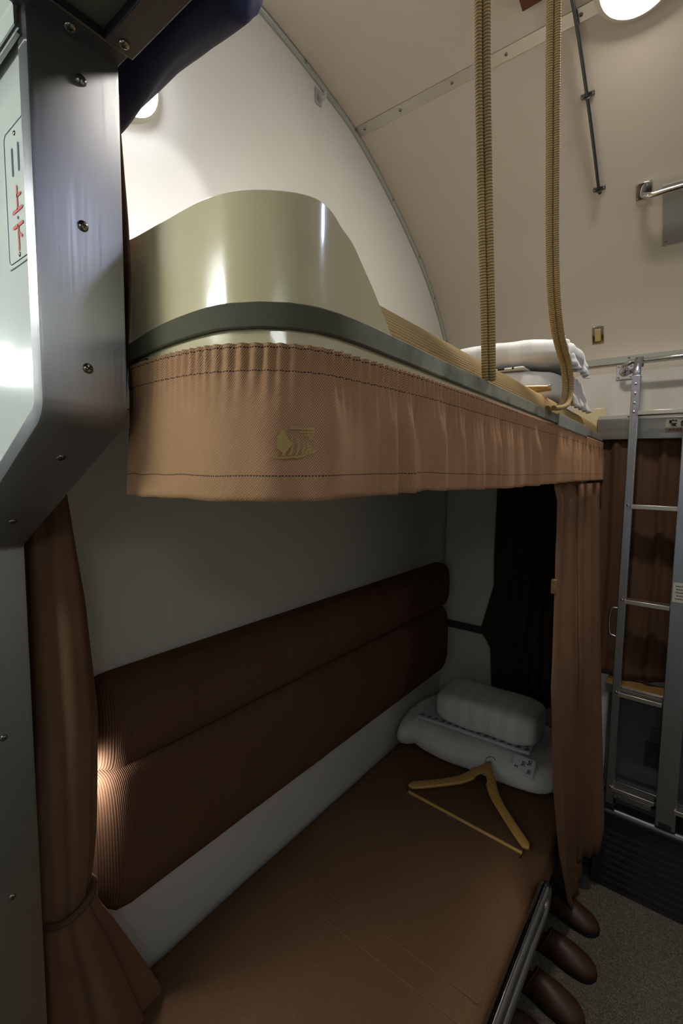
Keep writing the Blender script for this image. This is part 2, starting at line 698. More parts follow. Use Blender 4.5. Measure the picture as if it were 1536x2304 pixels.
# ------------------------------------------------------------------ setting: car shell
PROF = [(.15, 2.655), (.5, 2.655), (.75, 2.652), (.87, 2.645), (.998, 2.630), (1.10, 2.612), (1.254, 2.575), (1.461, 2.480), (1.664, 2.358), (1.801, 2.245), (1.90, 2.135), (1.953, 2.048), (1.98, 1.98), (1.99, 1.90)]
XL, XR = -.92, .90


def prof_pts():
    return [Vector((0, y, z)) for y, z in PROF]


PS = spline(prof_pts(), 6)


def ceil_at(y):
    """height and outward (into the room) normal of the curved ceiling at y"""
    for a, b in zip(PS[:-1], PS[1:]):
        if a.y <= y <= b.y:
            t = (y - a.y) / max(b.y - a.y, 1e-9)
            d = (b - a).normalized()
            return a.z + (b.z - a.z) * t, Vector((0, d.z, -d.y))
    return PS[-1].z, Vector((0, -1, 0))


mb = MB()
mb.box(-5.2, 3.4, -1.0, 2.2, -.06, 0.0)
struct(mb.build('floor', M['floor'], smooth=False))

# curved ceiling (solid shell 3 cm thick), split at the seam strip
mb = MB()
inner = PS
outer = [Vector((0, p.y + .03 * (p.y / 2), p.z + .03)) for p in PS]
rows = [[Vector((x, p.y, p.z)) for p in inner] for x in (XL - .02, XR + .02)]
mb.grid(rows, flip=True)
rows = [[Vector((x, p.y + .001, p.z + .035)) for p in inner] for x in (XL - .02, XR + .02)]
mb.grid(rows)
struct(mb.build('ceiling', M['ceil']))

mb = MB()
mb.box(XL - .02, XR + .02, 1.99, 2.05, 0, 1.915)
struct(mb.build('wall_back', M['wall'], smooth=False))

# left partition between the bays: one flat sheet following the ceiling curve
poly = [(.24, 0), (1.989, 0)] + [(p.y, p.z) for p in reversed(PS) if p.y >= .24] + [(.24, 2.655)]
mb = MB()
mb.prism(poly, 0, XL - .035, XL)
struct(mb.build('wall_left', M['wall'], smooth=False))
mb = MB()
mb.prism(poly, 0, XR, XR + .035)
struct(mb.build('wall_right', M['wall'], smooth=False))
# seam line low on the left partition (panel joint) - thin dark bead
mb = MB()
mb.box(XL, XL + .004, .25, 1.985, .795, .801)
t1 = struct(mb.build('trim_1', M['steel_dark'], smooth=False))


# corridor shell
mb = MB()
zs = [0, WZ0, WZ1, 1.97]
xs = sorted([-5.2, 3.4] + [v for w_ in WIN for v in w_])
for i, (a, b) in enumerate(zip(xs[:-1], xs[1:])):
    iswin = any(abs(a - w_[0]) < 1e-6 and abs(b - w_[1]) < 1e-6 for w_ in WIN)
    if iswin:
        mb.box(a, b, -.86, -.80, 0, WZ0)
        mb.box(a, b, -.86, -.80, WZ1, 1.97)
    else:
        mb.box(a, b, -.86, -.80, 0, 1.97)
struct(mb.build('wall_front', M['panel_white'], smooth=False))
for i, (a, b) in enumerate(WIN):
    mb = MB()
    mb.box(a, a + .025, -.83, -.785, WZ0, WZ1); mb.box(b - .025, b, -.83, -.785, WZ0, WZ1)
    mb.box(a, b, -.83, -.785, WZ0, WZ0 + .025); mb.box(a, b, -.83, -.785, WZ1 - .025, WZ1)
    mb.box(a, b, -.82, -.80, 1.44, 1.46)
    w_ = struct(mb.build('window_%d' % (i + 1), M['alu'], smooth=False))
mb = MB()
mb.box(-5.2, -.486, -.86, .25, 1.975, 2.01)
struct(mb.build('ceiling_corridor', M['lip'], smooth=False))
for nm, x0, x1 in (('wall_corridor_left', -5.26, -5.2), ('wall_corridor_right', 3.4, 3.46)):
    mb = MB()
    mb.box(x0, x1, -.86, .25, 0, 2.0)
    struct(mb.build(nm, M['panel_white'], smooth=False))
# closing wall of the luggage space above the corridor
mb = MB()
mb.box(XL - .03, XR + .03, .10, .15, 1.985, 2.69)
struct(mb.build('wall_luggage', M['wall'], smooth=False))

# ---- the corridor-side wall with its stainless end cap (upper part reaches further into the doorway)
YA, YB = .1738, .2520


def arc_corner(a, b, c, r, n=7):
    a, b, c = Vector(a), Vector(b), Vector(c)
    d1, d2 = (a - b).normalized(), (c - b).normalized()
    ang = d1.angle(d2)
    k = r / math.tan(ang / 2)
    p1, p2 = b + d1 * k, b + d2 * k
    return [((1 - t) ** 2) * p1 + 2 * t * (1 - t) * b + t * t * p2 for t in (i / n for i in range(n + 1))]


C0, C1, C2, C3 = (-.476, 1.925), (-.476, 1.578), (-.786, 1.415), (-.786, 0.0)
edge = [Vector(C0)] + arc_corner(C0, C1, C2, .030) + arc_corner(C1, C2, C3, .012) + [Vector(C3)]


def inset(path, d):
    out = []
    for i, p in enumerate(path):
        t = (path[min(i + 1, len(path) - 1)] - path[max(i - 1, 0)]).normalized()
        out.append(p + Vector((t.y, -t.x)) * -d if False else p - Vector((-t.y, t.x)) * d)
    return out


# walking down the right-hand edge, the body lies to the left (-x): normal pointing +x is (-t.y, t.x) for t=(0,-1) -> (1,0)
core_edge = inset(edge, .004)
poly = [(p.x, p.y) for p in core_edge] + [(-1.35, 0.0), (-1.35, 1.925)]
mb = MB()
mb.prism(poly, 1, YA + .0025, YB - .002)
mbp = mb
wall_c = mbp.build('wall_corridor', M['panel_white'], smooth=False)
struct(wall_c)
mb = MB()
cross = [(.0175, YA + .0002), (.0175, YA - .0018), (.004, YA - .0018), (.0012, YA - .0008), (0, YA + .0015), (0, (YA + YB) / 2), (0, YB - .002), (.001, YB), (.012, YB)]
rows = []
full, arcs = edge, None
dense = [p for p in edge]
# refine straight runs
ref = []
for a, b in zip(dense[:-1], dense[1:]):
    nseg = max(1, int((b - a).length / .05))
    ref += [a.lerp(b, k / nseg) for k in range(nseg)]
ref.append(dense[-1])
for d, y in cross:
    pts = inset(ref, d)
    rows.append([Vector((p.x, y, p.y)) for p in pts])
mb.grid(rows, flip=True)
cap = mb.build('end_cap', M['steel'], wall_c)
cap['label'] = 'brushed stainless steel end cap'
for (x, y, z) in ((-.476, .216, 1.887), (-.476, .2132, 1.758), (-.476, .2132, 1.627)):
    screw(wall_c, (x, y, z), (1, 0, 0), .0050)
nu = Vector((.163, 0, -.31)).normalized()
for x in (-.545, -.70):
    zz = 1.578 + (x + .476) * (1.578 - 1.415) / (.31)
    screw(wall_c, (x, .213, zz), nu, .0050)
for z in (1.132, .877, .5):
    screw(wall_c, (-.786, .214, z), (1, 0, 0), .0050)

# cove trim above the white corridor panel
mb = MB()
pr = [(.1715, 1.900), (.1690, 1.900), (.1670, 1.902), (.1670, 1.920), (.1660, 1.922)]
for k in range(9):
    a = math.pi / 2 * k / 8
    pr.append((.166 - .060 * (1 - math.cos(a)), 1.922 + .052 * math.sin(a)))
rows = [[Vector((x, y, z)) for y, z in pr] for x in (-1.35, -.9, -.486)]
mb.grid(rows, flip=True)
tr = struct(mb.build('trim_2', M['lip']))
screw(tr, (-.512, .160, 1.944), Vector((0, -.9, -.45)), .0045)
mb = MB()
mb.tube([(-1.35, .1665, 1.9005), (-.478, .1665, 1.9005)], .0022, 8)
mb.build('bead', M['chrome'], tr)

# soffit over the doorway with its frame bands
mb = MB()
mb.box(-.486, .62, -.80, .250, 1.930, 1.985)
sof = struct(mb.build('trim_3', M['soffit'], smooth=False))
mb = MB(); mb.box(-.486, -.457, -.80, .252, 1.921, 1.931)
mb.build('frame_band', M['steel_dark'], sof, bevel=.0012)
mb = MB(); mb.box(-.457, .47, .229, .256, 1.920, 1.931)
mb.build('frame_band', M['steel_dark'], sof, bevel=.0012)
screw(sof, (-.469, .205, 1.921), (0, 0, -1), .0048)
screw(sof, (-.446, .242, 1.920), (0, 0, -1), .0048)
screw(sof, (-.30, .242, 1.920), (0, 0, -1), .0048)
# right-hand doorway wall (mirror of the left one, out of view)
mb = MB()
mb.box(.47, 3.4, YA, YB, 0, 1.985)
struct(mb.build('wall_doorway_right', M['panel_white'], smooth=False))
mb = MB()
mb.box(-5.2, -1.35, YA, YB, 0, 1.985)
struct(mb.build('wall_corridor_far', M['panel_white'], smooth=False))

# twin-tube corridor lamps
for x, lab in ((.34, 'twin tube lamp under the corridor ceiling before the doorway'), (-.84, 'twin tube lamp under the corridor ceiling left of the doorway'), (-2.42, 'twin tube lamp under the corridor ceiling, farthest left')):
    z = 1.975 if x < -.6 else 1.93
    t = thing('tube_lamp', lab, 'lamp', (x, -.40, z - .05), 'corridor tube lamps')
    mb = MB(); mb.box(x - .20, x + .20, -.50, -.29, z - .014, z); mb.build('housing', M['lip'], t, bevel=.003)
    for y in (-.44, -.34):
        mb = MB(); mb.tube([(x - .17, y, z - .034), (x + .17, y, z - .034)], .015, 12); mb.build('tube', M['tube'] if x > -.6 else M['tube_far'], t)

# ---- number plate on the white corridor panel
py = YA + .0025
t = thing('number_plate', 'small white berth number plate with 11 in navy and red characters on white wall', 'sign', (-.519, py, 1.722))
mb = MB()
mb.box(-.549, -.491, py - .0014, py, 1.722, 1.846)
pl = mb.build('plate', M['plate_white'], t, bevel=.0006)
# thin dark outline
mb = MB()
loop = []
x0, x1, z0, z1, r = -.546, -.4935, 1.7255, 1.8435, .006
for cx_, cz_, a0 in ((x1 - r, z1 - r, 0), (x0 + r, z1 - r, 90), (x0 + r, z0 + r, 180), (x1 - r, z0 + r, 270)):
    for k in range(6):
        a = math.radians(a0 + 90 * k / 5)
        loop.append(Vector((cx_ + r * math.cos(a), py - .0016, cz_ + r * math.sin(a))))
mb.tube(loop + [loop[0]], .0004, 5)
mb.build('outline', M['ink_navy'], t)


def plate_fn(u, v, lift):
    return Vector((-.5195 + u, py - .0014 - lift, 1.722 + v))


mb = MB()
for u in (-.0075, .0075):
    decal(mb, stroke((u, .1030), (u, .0800), .0030), plate_fn, .0006, 1)
mb.build('numeral', M['ink_navy'], t)
mb = MB()
zo = .0465
for st in (stroke((0, zo + .022), (0, zo + .002), .0030), stroke((0, zo + .0135), (.0085, zo + .0135), .0028), stroke((-.0115, zo + .001), (.0115, zo + .001), .0030)):
    decal(mb, st, plate_fn, .0006, 1)
mb.build('character', M['ink_red'], t)
mb = MB()
zo = .0130
for st in (stroke((-.0115, zo + .021), (.0115, zo + .021), .0030), stroke((0, zo + .0205), (0, zo - .001), .0030), stroke((.001, zo + .0140), (.0082, zo + .0095), .0030)):
    decal(mb, st, plate_fn, .0006, 1, .0007)
mb.build('character', M['ink_red'], t)
mb = MB()
decal(mb, stroke((0, .0405), (0, .0412), .0032), plate_fn, .0006, 1)
mb.build('dot', M['ink_navy'], t)
screw(t, (-.5195, py - .0014, 1.8365), (0, -1, 0), .0022)
screw(t, (-.5195, py - .0014, 1.7300), (0, -1, 0), .0022)

# ---- arch trim along the left partition, and the seam strip on the ceiling
arc_pts = [p for p in PS if p.y > .45]
mb = MB()
rows = []
W = .017
for dn, dx in ((0.0005, .0), (.0005, .006), (.004, .0085), (.009, .0085), (.011, .007), (.014, .0085), (W, .006), (W, 0)):
    row = []
    for i, p in enumerate(arc_pts):
        t_ = (arc_pts[min(i + 1, len(arc_pts) - 1)] - arc_pts[max(i - 1, 0)]).normalized()
        nn = Vector((0, t_.z, -t_.y))
        row.append(p + nn * (dn + .0005) + Vector((XL + dx, 0, 0)))
    # continue down to the berth
    row.append(Vector((XL + dx, 1.9895 - dn, 1.0)))
    rows.append(row)
mb.grid(rows, flip=False)
tr = struct(mb.build('trim_4', M['trim']))
for y in (.71, 1.00, 1.232, 1.46, 1.66, 1.80, 1.925):
    z, nn = ceil_at(y)
    screw(tr, Vector((XL + .0085, y, z)) + nn * .0085, (1, 0, 0), .0042)
mb = MB()
ys = [1.229 + .028 * k / 4 for k in range(5)]
for off in (0.0, 1.0):
    pass
rows = []
for x in (XL + .009, XR - .005):
    row = []
    for k, y in enumerate(ys):
        z, nn = ceil_at(y)
        row.append(Vector((x, y, z)) + nn * .003)
    z, nn = ceil_at(ys[0]); z2, nn2 = ceil_at(ys[-1])
    row = [Vector((x, ys[0], z)) + nn * -.001] + row + [Vector((x, ys[-1], z2)) + nn2 * -.001]
    rows.append(row)
mb.grid(rows, flip=True)
tr = struct(mb.build('trim_5', M['alu_w'], autos=25))
for x in (-.885, -.76, -.60, -.455, -.285, -.06, .2, .5):
    z, nn = ceil_at(1.243)
    screw(tr, Vector((x, 1.243, z)) + nn * .003, nn, .0045)

# ------------------------------------------------------------------ upper berth
PLAN = [(-.915, .345), (-.80, .330), (-.70, .315), (-.60, .298), (-.52, .2825), (-.44, .2665), (-.38, .260), (-.33, .262), (-.295, .279), (-.272, .306), (-.264, .345), (-.264, .425), (-.268, .60), (-.275, .95), (-.295, 1.985)]
plan_raw = spline([Vector((x, y, 0)) for x, y in PLAN], 14)
PL, ARC = resample(plan_raw, .004)


def plan_at(s):
    k = s / ARC[-1] * (len(PL) - 1)
    i = max(0, min(len(PL) - 2, int(k)))
    p = PL[i].lerp(PL[i + 1], k - i)
    i0, i1 = max(0, i - 2), min(len(PL) - 1, i + 3)
    t = (PL[i1] - PL[i0]).normalized()
    return p, Vector((t.y, -t.x, 0))     # point, outward normal


def s_of_x(x):          # arc position on the near end for a given x
    for i, p in enumerate(PL):
        if p.x >= x:
            return ARC[i]


def s_of_y(y):          # arc position on the long side for a given y
    for i, p in enumerate(PL):
        if p.x > -.3 and p.y >= y:
            return ARC[i]


berth = thing('upper_berth', 'olive cream upper berth with rounded corner and tall end board', 'bunk bed', (-.59, 1.13, 1.50))
S0 = s_of_x(-.60)
# face board under and behind the strip
mb = MB()
SS = [s for s in ARC if s >= S0]
SSc = SS[:70] + SS[70::6]
SSc = SSc if SSc[-1] == SS[-1] else SSc + [SS[-1]]


def wallband(mb, slist, zlo, zhi, off0, off1, uvs=False):
    """closed band: outer face at off1, inner at off0, from zlo to zhi (functions of s)"""
    rows = []
    for s in slist:
        p, n_ = plan_at(s)
        a, b = zlo(s), zhi(s)
        o, i_ = p + n_ * off1, p + n_ * off0
        e = min(.0012, (b - a) * .2)
        rows.append([Vector((i_.x, i_.y, a)), Vector((o.x - n_.x * e, o.y - n_.y * e, a)), Vector((o.x, o.y, a + e)), Vector((o.x, o.y, (a + b) / 2)), Vector((o.x, o.y, b - e)), Vector((o.x - n_.x * e, o.y - n_.y * e, b)), Vector((i_.x, i_.y, b))])
    hh = [0, .002, .004, .014, .026, .028, .03]
    mb.grid(rows, (lambda i, j: (slist[min(i, len(slist) - 1)], hh[min(j, 6)])) if uvs else None, closed_v=True)
    b = len(mb.v) - len(rows) * 7
    mb.quad([b + j for j in range(7)][::-1])
    mb.quad([b + (len(rows) - 1) * 7 + j for j in range(7)])


wallband(mb, SSc, lambda s: 1.600, lambda s: 1.672, -.012, 0.0)
mb.build('face_board', M['laminate'], berth)
# tall end board: same plan curve, top edge a hump that runs down the long side
hb_s, hb_z = [], []
for x, z in ((-.60, 1.803), (-.52, 1.7855), (-.485, 1.7785), (-.453, 1.7730), (-.41, 1.7670), (-.365, 1.7645), (-.336, 1.7622), (-.319, 1.7615), (-.301, 1.761), (-.287, 1.7605), (-.278, 1.7605), (-.271, 1.760)):
    hb_s.append(s_of_x(x)); hb_z.append(z)
for y, z in ((.319, 1.757), (.329, 1.753), (.338, 1.747), (.351, 1.739), (.368, 1.725), (.387, 1.708), (.403, 1.692), (.414, 1.685), (.424, 1.673)):
    hb_s.append(s_of_y(y)); hb_z.append(z)
hp = [Vector((a, b, 0)) for a, b in sorted(zip(hb_s, hb_z))]
hsp = spline(hp, 6)
hx, hy = [p.x for p in hsp], [p.y for p in hsp]
mb = MB()
SH = [s for s in ARC if S0 <= s <= hb_s[-1]]
wallband(mb, SH, lambda s: 1.6685, lambda s: interp(hx, hy, s), -.011, -.0005)
eb = mb.build('end_board', M['laminate'], berth)
eb['label'] = 'tall curved end board'
# grey strip along the edge
mb = MB()
wallband(mb, SSc, lambda s: 1.6495, lambda s: 1.6705, -.001, .0055, True)
mb.build('edge_strip', M['strip'], berth)
# plate clamped over the strip where the ladder lands
mb = MB()
wallband(mb, [s_of_y(1.19) + k * .05 for k in range(9)], lambda s: 1.643, lambda s: 1.6735, .005, .0085)
mb.build('strip_plate', M['trim'], berth)
# deck under the mattress
mb = MB()
deckpoly = [(XL + .004, .300)] + [(p.x - n_.x * .014, p.y - n_.y * .014) for p, n_ in (plan_at(s) for s in SSc)] + [(XL + .004, 1.975)]
deckpoly = [q for q in deckpoly if q[0] > -.93]
mb.prism(deckpoly, 2, 1.605, 1.64)
mb.build('deck', M['laminate'], berth, smooth=False)
# far upright plate
mb = MB()
mb.prism([(-.40, 1.672), (-.301, 1.672), (-.290, 1.70), (-.287, 1.755), (-.292, 1.772), (-.40, 1.774)], 1, 1.958, 1.968)
mb.build('far_board', M['laminate'], berth, bevel=.002)
# snap button at the near corner
mb = MB()
p, n_ = plan_at(s_of_x(-.475))
mb.lathe([(.0, .0035), (.0035, .003), (.0045, .0), ], p + Vector((0, 0, 1.643)) , n_, 12)
mb.build('snap_button', M['slot'], berth)

# ---- valance: gathered brown cloth under the strip
VS0 = s_of_x(-.516)
VL = ARC[-1] - VS0
VTOP, VBOT = 1.640, 1.503


def valance_off(s, v):
    """outward offset of the cloth; v = height above the hem"""
    u = s - VS0
    far = smooth01((u - .10) / .35)
    H = VTOP - VBOT
    top = smooth01((v - (H - .028)) / .010)          # 1 in the gathered header band
    n1 = noise.noise(Vector((u * 13, 0, 3.1)))
    n2 = noise.noise(Vector((u * 30, v * 3, 8.7)))
    body = (.0045 * noise.noise(Vector((u * 16, v * 4, 1.5))) + (.006 + .004 * n1) * far * math.sin(u * 92 + 4.5 * n1 + v * 4 * n2)
            +   .0055 * far * noise.noise(Vector((u * 42, v * 7, 4.2))))
    gath = (.0013 + .0012 * far) * math.sin(u * 560 + 5 * n1 + 2 * n2) + .0006 * noise.noise(Vector((u * 300, v * 9, 0)))
    k = smooth01((H - .022 - v) / .05)               # fold depth grows below the seam
    o = .0055 + body * (.25 + .75 * k) * (1 - top) + gath * (top + (1 - top) * .55 * (1 - k))
    o += .006 * smooth01((H - v) / H)                 # hangs out a little towards the hem
    return max(o, .0015)


def valance_pt(u, v, lift=0.0):
    s = VS0 + u
    p, n_ = plan_at(min(s, ARC[-1]))
    o = valance_off(s, v) + lift
    sag = .004 * smooth01((u - .02) / .05) * (1 - smooth01((u - .3) / .3)) * (v / .137 if False else 1)
    topdip = 0.0
    return Vector((p.x + n_.x * o, p.y + n_.y * o, VBOT + v + hem(u) * (1 - v / (VTOP - VBOT)) + topz(u) * (v / (VTOP - VBOT))))


def hem(u):
    return interp([0, .03, .23, .30, .45, .8, 1.3, 1.9], [-.003, -.001, .002, .004, .006, .002, .006, .005], u) + .0016 * noise.noise(Vector((u * 25, 0, 0)))


def topz(u):
    return interp([0, .12, .2, .3, .45, .8, 1.9], [.005, .0, -.003, -.003, .001, .003, .005], u)


mb = MB()
nu, nv = 900, 26
us = [VL * .995 * (i / nu) ** 1.35 for i in range(nu + 1)]
vs = [(VTOP - VBOT) * j / nv for j in range(nv + 1)]
mb.grid([[valance_pt(u, v) for v in vs] for u in us], lambda i, j: (us[min(i, nu)], vs[min(j, nv)]))
val = mb.build('valance', M['valance'], None, autos=180)
md = val.modifiers.new('thick', 'SOLIDIFY'); md.thickness = .0012; md.offset = -1
tag(val, 'gathered brown twill valance with stitched seams hanging below the upper berth edge', 'valance')

# embroidered emblem: a large tree with a row of smaller ones on a shore, and a barred pennant
ue = s_of_x(-.288) - VS0
E0 = Vector((ue - .003, .0375))


def em_fn(u, v, lift):
    return valance_pt(E0.x + u, E0.y + v, lift)


K = .0000400 * 1.0      # metres per pixel of the emblem sketch


def ep(x, y):           # sketch pixel -> emblem plane
    return ((x - 340) * K * 1.15, (860 - y) * K * 1.06)


mb = MB()
decal(mb, [ep(*p) for p in ((455, 265), (490, 290), (540, 400), (590, 520), (605, 600), (560, 680), (520, 730), (515, 800), (470, 800), (465, 735), (420, 700), (385, 620), (390, 480), (410, 350))], em_fn, .0006, 4, .0021)
for dx, top, bot, w in ((600, 370, 800, 50), (700, 430, 790, 52), (790, 490, 770, 46), (850, 540, 745, 36), (900, 575, 720, 30)):
    decal(mb, [ep(dx - 8, top), ep(dx + 12, top), ep(dx + w * .75, top + (bot - top) * .55), ep(dx + w * .35, bot - 40), ep(dx - w * .1, bot - 8), ep(dx - w * .75, bot), ep(dx - w * .30, bot - 90), ep(dx + w * .2, top + (bot - top) * .55)], em_fn, .0006, 3, .0021)
e1 = mb.build('emblem_trees', M['thread'], val)
mb = MB()
decal(mb, [ep(*p) for p in ((340, 825), (520, 815), (700, 800), (850, 745), (960, 680), (1015, 690), (930, 745), (780, 805), (660, 840), (520, 860), (345, 862))], em_fn, .0005, 5, .0019)
decal(mb, [ep(*p) for p in ((640, 845), (800, 800), (860, 775), (790, 825), (690, 858))], em_fn, .0005, 4, .0019)
mb.build('emblem_shore', M['thread'], val)
mb = MB()
for y, x0 in ((245, 580), (310, 740), (378, 815), (446, 890)):
    decal(mb, [ep(x0, y - 13), ep(965, y - 13), ep(965, y + 13), ep(x0, y + 13)], em_fn, .0004, 5, .0019)
for y, x0 in ((215, 600), (278, 770), (345, 820), (412, 890)):
    x = x0
    while x < 960:
        decal(mb, [ep(x, y - 14), ep(x + 18, y - 14), ep(x + 18, y + 14), ep(x, y + 14)], em_fn, .0005, 1, .0019)
        x += 36
mb.build('emblem_pennant', M['thread'], val)

# ---- upper mattress in woven tan cover
mb = MB()
xa, xb, ya, yb_, za, zb_ = XL + .012, -.2785, .362, 1.950, 1.641, 1.7165
rows = []
def shrink(y):
    return (y - .425) / 1.55 * .030
NP = 16
for k in range(90):
    y = ya + (yb_ - ya) * k / 89
    e = min(1, min(y - ya, yb_ - y) / .02)
    dz = (1 - e) * .012
    xbb = xb - shrink(max(y, .425)) - (.03 * (1 - smooth01((y - .362) / .05)))
    row = [Vector((xa, y, za)), Vector((xbb - .012, y, za))]
    for q in range(NP + 1):
        a = -math.pi / 2 + math.pi * q / NP
        rr = (zb_ - za) / 2
        row.append(Vector((xbb - .020 + .020 * math.cos(a), y, za + rr + rr * math.sin(a) - dz * (q / NP) + .0012 * noise.noise(Vector((y * 6, q, 0))))))
    row.append(Vector((xbb - .25, y, zb_ - dz + .004)))
    row.append(Vector((xa, y, zb_ - dz)))
    rows.append(row)
cl = [0]
for a, b in zip(rows[20][:-1], rows[20][1:]):
    cl.append(cl[-1] + (b - a).length)
mb.grid(rows, lambda i, j: (rows[min(i, 89)][0].y, cl[min(j, len(cl) - 1)]), flip=False)
b0 = 0
nn_ = len(rows[0])
mb.quad(list(range(nn_)))
mb.quad([(89) * nn_ + j for j in reversed(range(nn_))])
mat_up = mb.build('upper_mattress', M['woven'], None, autos=50)
tag(mat_up, 'thin mattress in woven tan cover lying on the upper berth', 'mattress')


# ---- fall guard straps from ceiling to berth edge
def strap(name, path, label, half, nstr):
    P, _ = resample(spline([Vector(p) for p in path], 10), .006)
    t = thing(name, label, 'strap', tuple(P[-1]), 'webbing fall guard straps')
    for k in range(nstr):
        mb = MB()
        off = (k - (nstr - 1) / 2) * half * 2
        pts = [p + Vector((.93 * off, .35 * off, 0)) if abs((P[min(i + 1, len(P) - 1)] - P[max(0, i - 1)]).normalized().z) > .3 else p + Vector((off * .93, off * .35, 0)) for i, p in enumerate(P)]
        # smooth offsets
        for _k in range(6):
            pts = [pts[0]] + [(pts[i - 1] + pts[i] * 2 + pts[i + 1]) / 4 for i in range(1, len(pts) - 1)] + [pts[-1]]
        mb.tube(pts, half * 1.04, 12, True, ry=half * .9)
        mb.build('cord', M['strap'], t)
    mb = MB()
    top = P[0]
    mb.box(top.x - .02, top.x + .02, top.y - .025, top.y + .025, top.z - .006, top.z + .03)
    mb.build('ceiling_anchor', M['steel_dark'], t, bevel=.002)
    return t


strap('fall_strap', [(-.262, .570, 2.640), (-.262, .623, 2.137), (-.262, .654, 1.936), (-.262, .686, 1.768), (-.2625, .702, 1.68), (-.2640, .708, 1.6715)], 'tan webbing fall guard strap nearest the curved end board', .0052, 2)
strap('fall_strap', [(-.262, .892, 2.635), (-.262, .938, 2.370), (-.262, .977, 2.169), (-.262, 1.027, 1.946), (-.261, 1.085, 1.838), (-.258, 1.166, 1.779), (-.257, 1.198, 1.730), (-.258, 1.180, 1.692), (-.262, 1.125, 1.677), (-.2655, 1.085, 1.6722)], 'tan webbing fall guard strap with slack loop in front of the upper white pillow', .0062, 2)

# ---- bedding on the upper berth
def ruffle(mb, c, w, h, seed, ny=26, nz=14, amp=.012, tilt=(0, 0)):
    rows = []
    for i in range(ny + 1):
        y = (i / ny - .5) * w
        row = []
        for j in range(nz + 1):
            z = h * j / nz
            d = amp * (1 - .5 * j / nz) * (math.sin(i * 1.15 + seed) + .7 * noise.noise(Vector((i * .5, j * .35, seed))))
            row.append(Vector((c[0] + d + tilt[0] * (1 - j / nz), c[1] + y + tilt[1] * (1 - j / nz), c[2] + z)))
        rows.append(row)
    mb.grid(rows)


t = thing('folded_duvet', 'white folded duvet with ruffled open end on the upper berth', 'duvet', (-.58, 1.43, 1.7175))


def fold_fn(dx):
    def f(w, v):
        if w.x > 0:
            w = w + Vector((0, 0, 0))
        return w
    return f


mb = MB()
mb.soft((-.585, 1.43, 1.7645), (.275, .165, .043), 5, 16, .006, 9, 1.3)
mb.build('duvet_body', M['sheet'], t, weld=True, autos=180)
mb = MB()
ruffle(mb, (-.303, 1.475, 1.719), .24, .085, .4, amp=.008, tilt=(.016, .05))
o = mb.build('duvet_hem', M['sheet'], t, autos=180)
o.modifiers.new('thick', 'SOLIDIFY').thickness = .003
mb = MB()
mb.soft((-.522, 1.405, 1.8490), (.247, .145, .039), 3.4, 16, .006, 8, 5.2)
pil = mb.build('pillow', M['pillow'], None, weld=True, autos=180)
tag(pil, 'flat white striped pillow on top of folded duvet on the upper berth', 'pillow')
mb = MB()
ruffle(mb, (-.292, 1.405, 1.812), .25, .062, 2.4, amp=.009, tilt=(.012, .03))
o = mb.build('pillowcase_hem', M['pillow'], pil, autos=180)
o.modifiers.new('thick', 'SOLIDIFY').thickness = .002
mb = MB()
mb.box(-.62, -.38, 1.262, 1.50, 1.8015, 1.808)
yk = mb.build('folded_robe', M['yukata'], None, bevel=.003)
tag(yk, 'thin folded white robe with dark print squeezed between upper pillow and duvet', 'robe')
for x0, x1 in ((-.47, -.455), (-.448, -.43), (-.41, -.405)):
    mb = MB(); mb.box(x0, x1, 1.2610, 1.2622, 1.8025, 1.8070)
    mb.build('print', M['ink'], yk, smooth=False)


